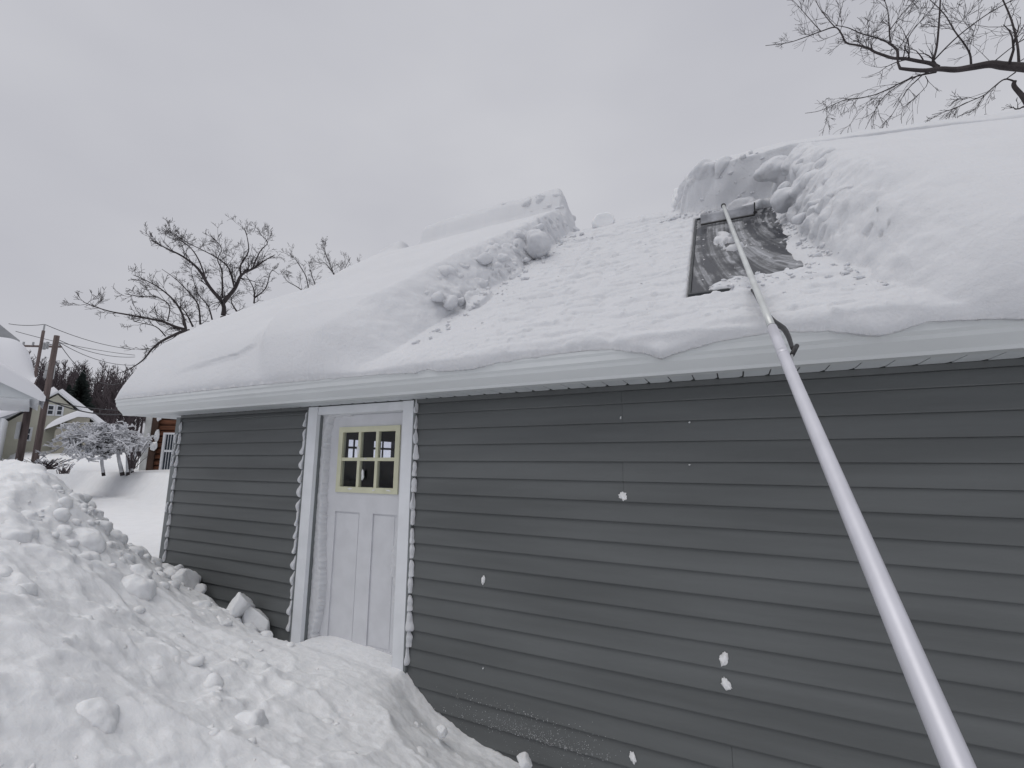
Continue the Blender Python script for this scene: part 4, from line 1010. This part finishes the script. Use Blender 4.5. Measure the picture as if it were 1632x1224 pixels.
for s_ in (-1.1, -.5, .8, 1.15):
    world_child(MB().tube([ca+side*s_, ca+side*s_+Vector((0, 0, .28))], .06, 8).build('insulator', M_greymetal, None), t_b)
world_child(MB().tube([topB, topB+Vector((0, 0, .45))], .05, 8).build('top_pin', M_greymetal, None), t_b)
tr0 = topB+Vector((0, 0, -3.3))+side*(-.85 if (side.dot(AR) < 0) else .85)
world_child(MB().tube([tr0, tr0+Vector((0, 0, .95))], [.25, .25], 16).build('transformer', M_greymetal, None, True), t_b)
for q_ in (-.15, .1): world_child(MB().tube([tr0+Vector((q_, 0, .9)), tr0+Vector((q_, 0, 1.25))], .05, 6).build('bushing', M_greymetal, None), t_b)
world_child(MB().tube([topA+Vector((-.1, -.1, -.4)), topA+Vector((-.75, -.1, -.3))], .03, 6).build('bracket', M_greymetal, None), t_a)
for q_ in (-.72, -.45): world_child(MB().tube([topA+Vector((q_, -.1, -.55)), topA+Vector((q_, -.1, -.25))], .055, 8).build('insulator', M_greymetal, None), t_a)
def wire(pts, r, label, group=None):
    o = MB().tube(pts, r, 5).build('overhead_wire', M_wire, None, True); return tag(o, label, 'wire', group)
wire(mids(at_d(14, 516, 47), topB+Vector((0, 0, .45)), .1)+mids(topB+Vector((0, 0, .45)), at_d(215, 557, 52), .3)[1:], .022, 'topmost thin overhead wire running over both utility poles')
wire(mids(at_d(25, 528, 46), at_d(215, 566, 50), .2), .020, 'second thin overhead wire, just under the topmost one')
wire(mids(at_d(92, 541, 28), at_d(215, 569, 33), .25), .014, 'thin overhead wire leaving the thick pole toward the bare tree')
wire(mids(at_d(92, 544, 28), at_d(215, 582, 33), .3), .014, 'thin overhead wire sagging below the others toward the roof')
wire(mids(at_d(95, 548, 28), at_d(195, 610, 36), .7), .014, 'slack service wire dipping steeply from the thick pole')
wire(mids(at_d(80, 590, 28), at_d(60, 585, 43), .1), .016, 'short drop wire between the thick pole and the transformer')
wire(mids(at_d(-25, 643, 25), at_d(66, 633, 26.5), .15)+mids(at_d(66, 633, 26.5), at_d(196, 660, 31), .25)[1:], .030, 'upper thick black cable crossing in front of the cream house')
wire(mids(at_d(50, 605, 30), at_d(66, 637, 26.5), .02)+mids(at_d(66, 637, 26.5), at_d(200, 654, 31), .1)[1:], .022, 'thick black cable passing above the snowy bush')

# ------------------------------------------------------------------ background houses
def gv(u, v, D): return at_d(u, v, D)
def oriented(name, origin, xdir):
    """frame with local x along xdir (horizontal), y away from camera, z up"""
    xd = Vector((xdir.x, xdir.y, 0)).normalized(); yd = Vector((-xd.y, xd.x, 0))
    return Matrix(((xd.x, yd.x, 0, origin.x), (xd.y, yd.y, 0, origin.y), (0, 0, 1, origin.z), (0, 0, 0, 1)))
def loc(M_, p): return M_ @ Vector(p)
class LMB(MB):
    def __init__(s, M_): super().__init__(); s.M = M_
    def done(s, name, m_, par, smooth=False, bevel=0):
        s.v = [tuple(s.M @ Vector(v)) for v in s.v]; o = s.build(name, m_, None, smooth, bevel); return world_child(o, par)
def window(Mx, x0, x1, z0, z1, par, y=-.02, bars=(1, 1), frame=.09, fm=None, thin=None):
    f = LMB(Mx); e = frame
    f.box(x0, x0+e, y-.04, y+.02, z0, z1).box(x1-e, x1, y-.04, y+.02, z0, z1).box(x0+e, x1-e, y-.039, y+.02, z1-e, z1).box(x0+e, x1-e, y-.039, y+.02, z0, z0+e)
    for i in range(1, bars[0]): xm = x0+(x1-x0)*i/bars[0]; th_ = thin or e*.28; f.box(xm-th_, xm+th_, y-.03, y+.0, z0+e, z1-e)
    for i in range(1, bars[1]): zm = z0+(z1-z0)*i/bars[1]; f.box(x0+e, x1-e, y-.028, y-.002, zm-e*.3, zm+e*.3)
    w_ = f.done('window', fm or M_white, par)
    q = LMB(Mx).box(x0+e*.5, x1-e*.5, y-.004, y+.004, z0+e*.5, z1-e*.5).done('pane', M_winglass, w_)
    return w_
def roof_pair(Mx, x0, x1, yb, zt, peak_x, peak_z, y0, ov, par, thick=.12, snow=.35, m_=None):
    """gable roof with ridge along local y: slopes from (x0, zt) and (x1, zt) to (peak_x, peak_z), plus its snow"""
    for (xa, za) in ((x0, zt), (x1, zt)):
        dx = peak_x-xa; dz = peak_z-za; L_ = math.hypot(dx, dz); ux, uz = dx/L_, dz/L_; xe, ze = xa-ux*ov, za-uz*ov
        poly = [(xe, ze), (peak_x, peak_z), (peak_x, peak_z+thick), (xe, ze+thick)]
        q = LMB(Mx); q.prism(poly, 'y', y0, yb); q.done('roof', m_ or M_white, par)
def snowcap(Mx, x0, zt, px_, pz, y0, yb, ov, h_, label, name='roof_snow', lift=.125):
    dx = px_-x0; dz = pz-zt; L_ = math.hypot(dx, dz)+ov; ux, uz = dx/math.hypot(dx, dz), dz/math.hypot(dx, dz)
    na_, nb = (-uz, ux) if ux > 0 else (uz, -ux)
    if nb < 0: na_, nb = -na_, -nb
    n, m2 = 40, 30; P_ = np.zeros((n, m2, 3))
    for i in range(n):
        for j in range(m2):
            f = i/(n-1); g_ = j/(m2-1); s_ = f*L_-ov; t = h_*min(1, math.sqrt(max(0, 1-(1-min(1, f*L_/.5))**2)))*min(1, math.sqrt(max(0, 1-(1-min(1, g_*abs(yb-y0)/.4, (1-g_)*abs(yb-y0)/.4))**2)))
            t = t*(1+.12*math.sin(g_*9+f*4))
            P_[i, j] = Mx @ Vector((x0+ux*s_+na_*t, y0+(yb-y0)*g_, zt+uz*s_+nb*t+lift))
    o = grid_mesh(name, P_, M_snow_far); return tag(o, label, 'snow', kind='stuff')

# cream house with gable toward the viewer
D4 = 45.
pR = gv(178, 715, D4); pL = gv(6, 718, D4); Mh = oriented('h', pL, (pR-pL)); Wd = (Vector((pR.x, pR.y, 0))-Vector((pL.x, pL.y, 0))).length
def lx(u, v):      # photo pixel -> local x, z on the house front plane
    Mi = Mh.inverted(); c_ = Mi @ CE; d_ = (Mi.to_3x3()) @ (AF+AR*((u-816)/F_PX)+AU*((612-v)/F_PX)); t = -c_.y/d_.y; p_ = c_+d_*t; return p_.x, p_.z
H1 = thing('cream_house', 'cream two-storey house with snowy gable roof beyond the utility poles', 'house', pL)
gx_, gz_ = lx(92, 629); ex_, ez_ = lx(178, 695); elx, elz = lx(20, 690)
elx = gx_-(ex_-gx_)
lowz = ez_
hw = LMB(Mh); hw.prism([(elx+.3, -1.5), (ex_-.3, -1.5), (ex_-.3, lowz), (gx_, gz_), (elx+.3, lowz)], 'y', 0, 9); hw.done('wall', M_cream, H1)
roof_pair(Mh, elx, ex_, 9.2, lowz, gx_, gz_+.12, -.35, .3, H1)
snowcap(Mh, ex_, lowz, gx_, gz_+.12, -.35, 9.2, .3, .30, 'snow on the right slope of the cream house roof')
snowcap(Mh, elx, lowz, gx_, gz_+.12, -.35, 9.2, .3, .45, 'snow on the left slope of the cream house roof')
a0, a1 = lx(72, 662), lx(103, 646)
xm = (a0[0]+a1[0])/2
window(Mh, a0[0], xm, a0[1], a1[1], H1, bars=(1, 2), frame=.10); window(Mh, xm+.02, a1[0], a0[1], a1[1], H1, bars=(1, 2), frame=.10)
a0, a1 = lx(36, 703), lx(53, 681)
window(Mh, a0[0], a1[0], a0[1], a1[1], H1, bars=(1, 2), frame=.11)
# lower roofs: porch on the right front and wing on the left
w0, w1 = lx(74, 690), lx(128, 664); wd_ = LMB(Mh)
wx0, wz0 = lx(76, 683); wx1, wz1 = lx(120, 668); wb = lx(85, 716)
wd_.prism([(wx0+.4, -1.5), (wx1+.7, -1.5), (wx1+.7, wz1), (wx1, wz1), (wx0+.4, wz0-.2)], 'y', -2.2, -.01); wd_.done('porch', mat('tan_porch', (.38, .36, .30), .8, var=.1), H1)
P_ = np.zeros((30, 16, 3))
for i in range(30):
    for j in range(16):
        f = i/29; g_ = j/15; t = .5*math.sqrt(max(0, 1-(1-min(1, f*3))**2))*math.sqrt(max(0, 1-(1-min(1, g_*4, (1-g_)*4+.5))**2))
        P_[i, j] = Mh @ Vector((wx0-.1+(wx1+.9-wx0)*f, -2.6+2.6*g_, wz0-.2+(wz1-wz0+.2)*min(1, f*1.5)+t))
tag(grid_mesh('roof_snow', P_, M_snow_far), 'snow heaped on the small porch roof of the cream house', 'snow', kind='stuff')
# left wing
ax_, az_ = lx(-60, 660); bx_, bz2 = lx(34, 650); cx_, cz_ = lx(-60, 682); 
lw = LMB(Mh); lw.box(lx(-70, 700)[0], lx(9, 700)[0], -3.5, -.3, -1.5, lx(9, 672)[1]); lw.done('wing_wall', M_white, H1)
P_ = np.zeros((24, 16, 3)); xa, xb = lx(-70, 700)[0], lx(38, 660)[0]; z_lo, z_hi = lx(10, 674)[1], lx(10, 652)[1]
for i in range(24):
    for j in range(16):
        f = i/23; g_ = j/15; t = .25*math.sqrt(max(0, 1-(1-min(1, g_*4))**2))*math.sqrt(max(0, 1-(1-min(1, (1-f)*6))**2))
        P_[i, j] = Mh @ Vector((xa+(xb-xa)*f-(1-g_)*.9*f, -4.2+4.1*g_, z_lo+(z_hi-z_lo)*g_+t))
tag(grid_mesh('roof_snow', P_, M_snow_far), 'snow on the low left wing roof of the cream house', 'snow', kind='stuff')
wr_ = LMB(Mh); wr_.prism([(-4.15, z_lo-.15), (-.05, z_hi-.15), (-.05, z_hi), (-4.15, z_lo)], 'x', xa, xb-1.0); wr_.done('wing_roof', M_white, H1)
a0, a1 = lx(-8, 708), lx(3, 688); window(Mh, a0[0], a1[0], a0[1]-.0, a1[1], H1, y=-3.54, bars=(1, 2), frame=.10)
dp = lx(10, 715); q = LMB(Mh); q.tube([(lx(9, 672)[0]+.05, -3.55, lx(9, 672)[1]), (lx(9, 672)[0]+.05, -3.55, -1.2)], .07, 8); q.done('downspout', M_white, H1)

# nearer building at the left edge: only its snow-loaded roof corner shows
D5 = 19.
pe = gv(63, 636, D5)
N1 = thing('neighbour_house', 'house at the far left edge showing only its thick snow-loaded roof corner', 'house', pe)
rad_ = Vector((pe.x-CE.x, pe.y-CE.y, 0)).normalized(); Mn = oriented('n', pe, Vector((rad_.y, -rad_.x, 0)))
nb_ = LMB(Mn); nb_.prism([(0, .02), (0, .10), (-3.6, 2.0), (-7.2, .10), (-7.2, .02), (-3.6, 1.9)], 'y', 0, 5); nb_.done('roof', M_white, N1)
ns = LMB(Mn); ns.prism([(-.06, .0), (-7.14, .0), (-3.6, 1.88)], 'y', .03, .2); ns.done('gable', M_soffit, N1)
nw = LMB(Mn); nw.box(-5.6, -2.1, .9, 5, -4, -.042); nw.done('wall', M_white, N1)
ns = LMB(Mn); ns.box(-7.0, -.2, .21, 5, -.04, .0); ns.done('soffit', M_white, N1)
n, m2 = 90, 40; P_ = np.zeros((n, m2, 3))
for i in range(n):
    for j in range(m2):
        f = i/(n-1); g_ = j/(m2-1); xx_ = .12-7.4*f; yy = -.15+5.1*g_
        e1 = min(1, f*7.4/1.6); e2 = min(1, (1-f)*7.4/1.6); e3 = min(1, g_*5.1/.7)
        t = (.50+.05*math.sin(xx_*1.3+yy))*math.sqrt(max(0, 1-(1-e1)**2))*math.sqrt(max(0, 1-(1-e2)**2))*(.25+.75*math.sqrt(max(0, 1-(1-e3)**2)))
        if j == 0: t = 0
        base = .10+1.9*(1-abs(xx_+3.6)/3.6) if -7.2 < xx_ < 0 else .08
        P_[i, j] = Mn @ Vector((xx_, yy, base+t-(.15 if j == 0 else 0)))
tag(grid_mesh('roof_snow', P_, M_snow_far), 'thick rounded snow on the roof corner at the far left edge', 'snow', kind='stuff')
# upper roof further back with its own snow
n, m2 = 40, 30; P_ = np.zeros((n, m2, 3)); c0_, c1_ = gv(-90, 585, 27), gv(60, 600, 27); hz = Vector((0, 0, 1))
back = Vector((-(c1_-c0_).y, (c1_-c0_).x, 0)).normalized()
for i in range(n):
    for j in range(m2):
        f = i/(n-1); g_ = j/(m2-1); bs = c0_.lerp(c1_, f); e_ = math.sqrt(max(0, 1-(1-min(1, (1-f)*2.2))**2))
        P_[i, j] = bs+back*(4*g_)+hz*((-1.0+3.1*math.sin(min(1, g_*1.15)*1.57))*e_+.08*math.sin(f*9))
tag(grid_mesh('roof_snow', P_, M_snow_far), 'snow on the higher roof behind the far left roof corner', 'snow', kind='stuff')
U1 = thing('upper_roof', 'grey upper roof rising at the far left edge behind the snow', 'house', c0_)
u0 = gv(-60, 505, 31); u1 = gv(32, 543, 31)
q = MB(); e0 = gv(-60, 530, 31); q.v = [tuple(v_) for v_ in (u0+Vector((0, 0, .35)), gv(-5, 513, 31), u1, gv(0, 553, 31), e0)]
q.v += [tuple(Vector(v_)+back*3) for v_ in q.v]; q.f = [(0, 1, 2, 3, 4), (9, 8, 7, 6, 5)]+[(i, i+5, (i+1) % 5+5, (i+1) % 5) for i in range(5)]
world_child(q.build('roof', mat('grey_roof_far', (.36, .37, .38), .8, var=.1), None), U1)
base_ = gv(-70, 560, 31.5); Mu = oriented('u', Vector((base_.x, base_.y, 0)), Vector((rad_.y, -rad_.x, 0)))
q = LMB(Mu); q.box(-3, -.6, 0, 3, 0, base_.z-.3); q.done('wall', M_white, U1)

# brown log-sided house seen past the left corner
D6 = 25.
qR = gv(330, 738, D6-.9); qL = gv(231, 738, D6); Ml = oriented('l', qL, (qR-qL))
def ll(u, v):
    Mi = Ml.inverted(); c_ = Mi @ CE; d_ = (Mi.to_3x3()) @ (AF+AR*((u-816)/F_PX)+AU*((612-v)/F_PX)); t = -c_.y/d_.y; p_ = c_+d_*t; return p_.x, p_.z
G1 = thing('log_house', 'brown log-sided house with white window beyond the left end of the grey building', 'house', qL)
wR = ll(330, 700)[0]
q = LMB(Ml); q.box(.02, wR, .06, 4, -1, 3.3); q.done('wall', mat('log_house_core', (.05, .025, .018), .9, var=.2), G1)
cz = -.6; ci = 0
a0, a1 = ll(256, 745), ll(284, 690)
while cz < 3.25:
    hgt = .235
    for xa, xb in ((.0, wR),):
        q = LMB(Ml); pr = [(.06, cz), (-.02, cz+.02), (-.05, cz+.11), (-.02, cz+hgt-.02), (.06, cz+hgt)]
        q.prism(pr, 'x', xa, xb); q.done('log_board', M_log, G1, True)
    cz += hgt+.012; ci += 1
q = LMB(Ml); q.box(-.14, .10, -.10, .3, -1, 3.2); q.done('corner_board', mat('corner_board_snowy', (.55, .56, .55), .7, var=.2), G1)
q = LMB(Ml); px1 = ll(247, 700)[0]; q.box(px1-.13, px1+.10, -.12, -.04, -.6, 3.3); q.done('post', mat('dark_post', (.06, .035, .025), .8, var=.3), G1)
window(Ml, a0[0], a1[0], -.5, a1[1], G1, y=-.10, bars=(5, 1), frame=.08, thin=.007)
zm_ = ll(270, 719)[1]
q = LMB(Ml); q.box(a0[0]+.1, a1[0]-.1, -.15, -.10, zm_-.04, zm_+.05); q.done('sill_rail', M_white, G1)
q = LMB(Ml); q.box(-.5, wR+.3, -.5, 4.5, 3.05, 3.25); q.done('eave', M_white, G1)
p_ = Ml @ Vector((ll(250, 711)[0], -.25, ll(250, 711)[1])); chunk('snow_clump', p_, (.17, .12, .22), (0, .2, 0), 91, 'large snow clump hanging on the brown log wall')
p_ = Ml @ Vector((ll(254, 695)[0], -.22, ll(254, 695)[1])); chunk('snow_clump', p_, (.08, .1, .27), (0, .05, 0), 92, 'narrow snow clump above the large one on the brown log wall')
p_ = Ml @ Vector((ll(258, 668)[0], -.22, ll(258, 667)[1])); chunk('snow_clump', p_, (.09, .1, .14), (0, .05, 0), 93, 'small snow clump under the eave of the brown log house')

# ------------------------------------------------------------------ snow-laden bush tree, shrubs, mailbox, stakes
rg = random.Random(44); D7 = 23.
BR = MB(); BS = MB()
def bgrow(p, d, ln, r, lvl):
    n = 4; pts = [p.copy()]; q = d.normalized(); pp = p.copy()
    for i in range(n):
        q = (q+Vector((rg.gauss(0, .2), rg.gauss(0, .2), rg.gauss(0, .16)))).normalized(); 
        if pp.z > 2.95: q.z = min(q.z, -.08)
        pp = pp+q*(ln/n); pts.append(pp.copy())
    rad = [max(.006, r*(1-.5*i/n)) for i in range(n+1)]
    BR.tube(pts, rad, 4 if lvl > 1 else 3, False)
    k_ = .75 if lvl > 0 else 1
    if rg.random() < .92: BS.tube([a+Vector((0, 0, rad[i]*.8+.006)) for i, a in enumerate(pts)], [max(.015, a*.8)*rg.uniform(.7, 1.9) for a in rad], 4, True)
    if lvl > 0:
        for c_ in range(6 if lvl > 1 else 6):
            f = rg.uniform(.2, 1); i = min(int(f*n), n-1)
            ax = Vector((rg.gauss(0, 1), rg.gauss(0, 1), rg.gauss(0, .45)+.12)).normalized()
            bgrow(pts[i+1], ((pts[i+1]-pts[i]).normalized()*.7+ax).normalized(), ln*rg.uniform(.28, .52), rad[i]*.55, lvl-1)
bb1, bb2 = gv(168, 741, D7), gv(198, 741, D7)
bb1.z -= .4; bb2.z -= .4
stems = [(bb1, gv(162, 715, D7), .07), (bb2, gv(186, 712, D7), .09), (bb2+Vector((.15, .1, 0)), gv(203, 712, D7), .08), (bb2+Vector((.1, .3, 0)), gv(200, 700, D7+.6), .07)]
for a, b, r in stems:
    BR.tube([a, a.lerp(b, .5)+Vector((rg.gauss(0, .06), 0, 0)), b], [r*.8, r*.65, r*.5], 7, False)
    BS.tube([a.lerp(b, .1)+Vector((.035, -.035, .02)), b+Vector((.02, -.02, .04))], [r*.62, r*.55], 5)
    for c_ in range(9):
        tgt = gv(rg.uniform(92, 226), rg.uniform(676, 724), D7+rg.uniform(-1.0, 1.0)); d_ = tgt-b
        bgrow(b, d_, min(2.4, d_.length*.75), r*.5, 3)
for c_ in range(26):      # low drooping outer twigs
    st_ = gv(rg.uniform(98, 222), rg.uniform(690, 712), D7+rg.uniform(-1.2, .6)); bgrow(st_, Vector((rg.gauss(0, 1), rg.gauss(0, .6), -.35)), rg.uniform(.5, .9), .016, 2)
tt = thing('snowy_bush', 'wide round bush tree with every twig coated in snow beside the cream house', 'bush', bb2)
world_child(BR.build('branches', M_bark, None), tt); so_ = world_child(BS.build('snow_on_twigs', M_frost, None), tt); so_['label'] = 'white snow lying along the twigs'
def shrub(u, v, D, w_, h_, n, label, group=None):
    b = gv(u, v, D); m_ = MB(); s_ = MB()
    for i in range(n):
        d_ = Vector((rg.gauss(0, w_), rg.gauss(0, w_*.5), h_*rg.uniform(.5, 1.2)))
        p0 = b+Vector((rg.gauss(0, w_*.3), rg.gauss(0, w_*.2), -.2)); p1 = p0+d_*.6; p2 = p0+d_+Vector((rg.gauss(0, .08), 0, -.05))
        m_.tube([p0, p1, p2], [.014, .010, .005], 3, False)
        if rg.random() < .35: s_.tube([p1+Vector((0, 0, .015)), p2+Vector((0, 0, .015))], [.02, .012], 4)
    t_ = thing('bare_shrub', label, 'shrub', b, group); world_child(m_.build('twigs', M_barkfar, None), t_); world_child(s_.build('snow_on_twigs', M_frost, None), t_)
shrub(76, 739, 24, .42, .38, 90, 'low twiggy shrub poking from the snow right of the thick pole')
shrub(44, 739, 24, .3, .3, 50, 'low twiggy shrub between the two brown poles')
shrub(3, 741, 20, .35, .35, 60, 'dark low shrub at the left edge of the snow pile')
shrub(102, 745, 21, .25, .35, 25, 'sparse twigs sticking out of the snow bank')
shrub(212, 738, 22, .35, .9, 30, 'thin red-brown twigs right of the snowy bush')
mb = gv(225, 736, 26); MBX = thing('mailbox', 'small dark mailbox topped with snow beside the log house', 'mailbox', mb)
world_child(MB().tube([mb-Vector((0, 0, .4)), mb+Vector((0, 0, .25))], .05, 8).build('post', M_pole, None), MBX)
q = MB(); 
for j, (dy_, rz) in enumerate(((0, 0),)):
    pr = [(mb.x-.22, mb.z+.22), (mb.x+.22, mb.z+.22), (mb.x+.22, mb.z+.42), (mb.x+.13, mb.z+.52), (mb.x-.13, mb.z+.52), (mb.x-.22, mb.z+.42)]
    q.prism(pr, 'y', mb.y-.3, mb.y+.3)
world_child(q.build('box', M_black, None), MBX)
chunk('snow_clump', mb+Vector((0, 0, .62)), (.36, .38, .20), (0, 0, 0), 95, 'rounded snow cap on top of the dark mailbox')
st = gv(215, 736, 24); o = MB().tube([st-Vector((0, 0, .3)), gv(217, 705, 24)], [.03, .03], 6).build('marker_stake', M_greymetal, None); tag(o, 'thin snow-capped stake between the bush and the log house', 'stake')

# ------------------------------------------------------------------ spruce and woods
def spruce(u, vtop, vbase, D, label):
    b = gv(u, vbase, D); t = gv(u, vtop, D); H_ = t.z-b.z; m_ = MB()
    for i in range(420):
        f = rg.random()**.8; z = b.z+H_*(.05+.95*f); R_ = (1-f)*H_*.33+.15; a = rg.random()*2*PI; r_ = R_*rg.uniform(.75, 1.1)
        d_ = Vector((math.cos(a), math.sin(a), 0)); c0 = Vector((b.x, b.y, z)); tipb = c0+d_*r_+Vector((0, 0, -.12*r_)); sd_ = Vector((-d_.y, d_.x, 0))*(.12+r_*.20)
        m_.quad(c0, c0.lerp(tipb, .55)-sd_-Vector((0, 0, .25)), tipb, c0.lerp(tipb, .55)+sd_-Vector((0, 0, .25)))
        m_.quad(c0.lerp(tipb, .2), c0.lerp(tipb, .6)-sd_*.3-Vector((0, 0, .55)), tipb, c0.lerp(tipb, .6)+Vector((0, 0, .05)))
    t_ = thing('spruce_tree', label, 'tree', b); world_child(m_.build('foliage', M_spruce, None), t_)
    world_child(MB().tube([(b.x, b.y, b.z-3), (b.x, b.y, t.z-.3)], [.3, .04], 8).build('trunk', M_barkfar, None), t_)
spruce(122, 588, 662, 85, 'tall dark spruce rising above the bare woods behind the cream house')
spruce(103, 612, 660, 95, 'smaller dark spruce half hidden left of the tall one')
W_ = MB()
for i in range(330):
    u = rg.uniform(-40, 330); D = rg.uniform(95, 175)
    p_ = at_d(u, 700, D); p_.z = float(hill_z(p_.x, p_.y))-.5; H_ = rg.uniform(9, 15); 
    lean = Vector((rg.gauss(0, .5), rg.gauss(0, .5), 0))
    W_.tube([p_, p_+Vector((0, 0, H_*.5))+lean*.4, p_+Vector((0, 0, H_))+lean], [.22, .14, .03], 4, False)
    for k_ in range(20):
        f = rg.uniform(.2, .97); a = rg.random()*2*PI; c0 = p_+Vector((0, 0, H_*f))+lean*f; ln_ = H_*.28*(1.15-f)*rg.uniform(.6, 1.3)+.5
        e1 = c0+Vector((math.cos(a)*ln_*.5, math.sin(a)*ln_*.5, ln_*.7))
        W_.tube([c0, e1], [.07, .02], 3, False)
        for k2 in range(3):
            c1 = c0.lerp(e1, rg.uniform(.3, 1)); W_.tube([c1, c1+Vector((rg.gauss(0, .5), rg.gauss(0, .5), rg.uniform(.4, 1.2)))*ln_*.35], [.04, .02], 3, False)
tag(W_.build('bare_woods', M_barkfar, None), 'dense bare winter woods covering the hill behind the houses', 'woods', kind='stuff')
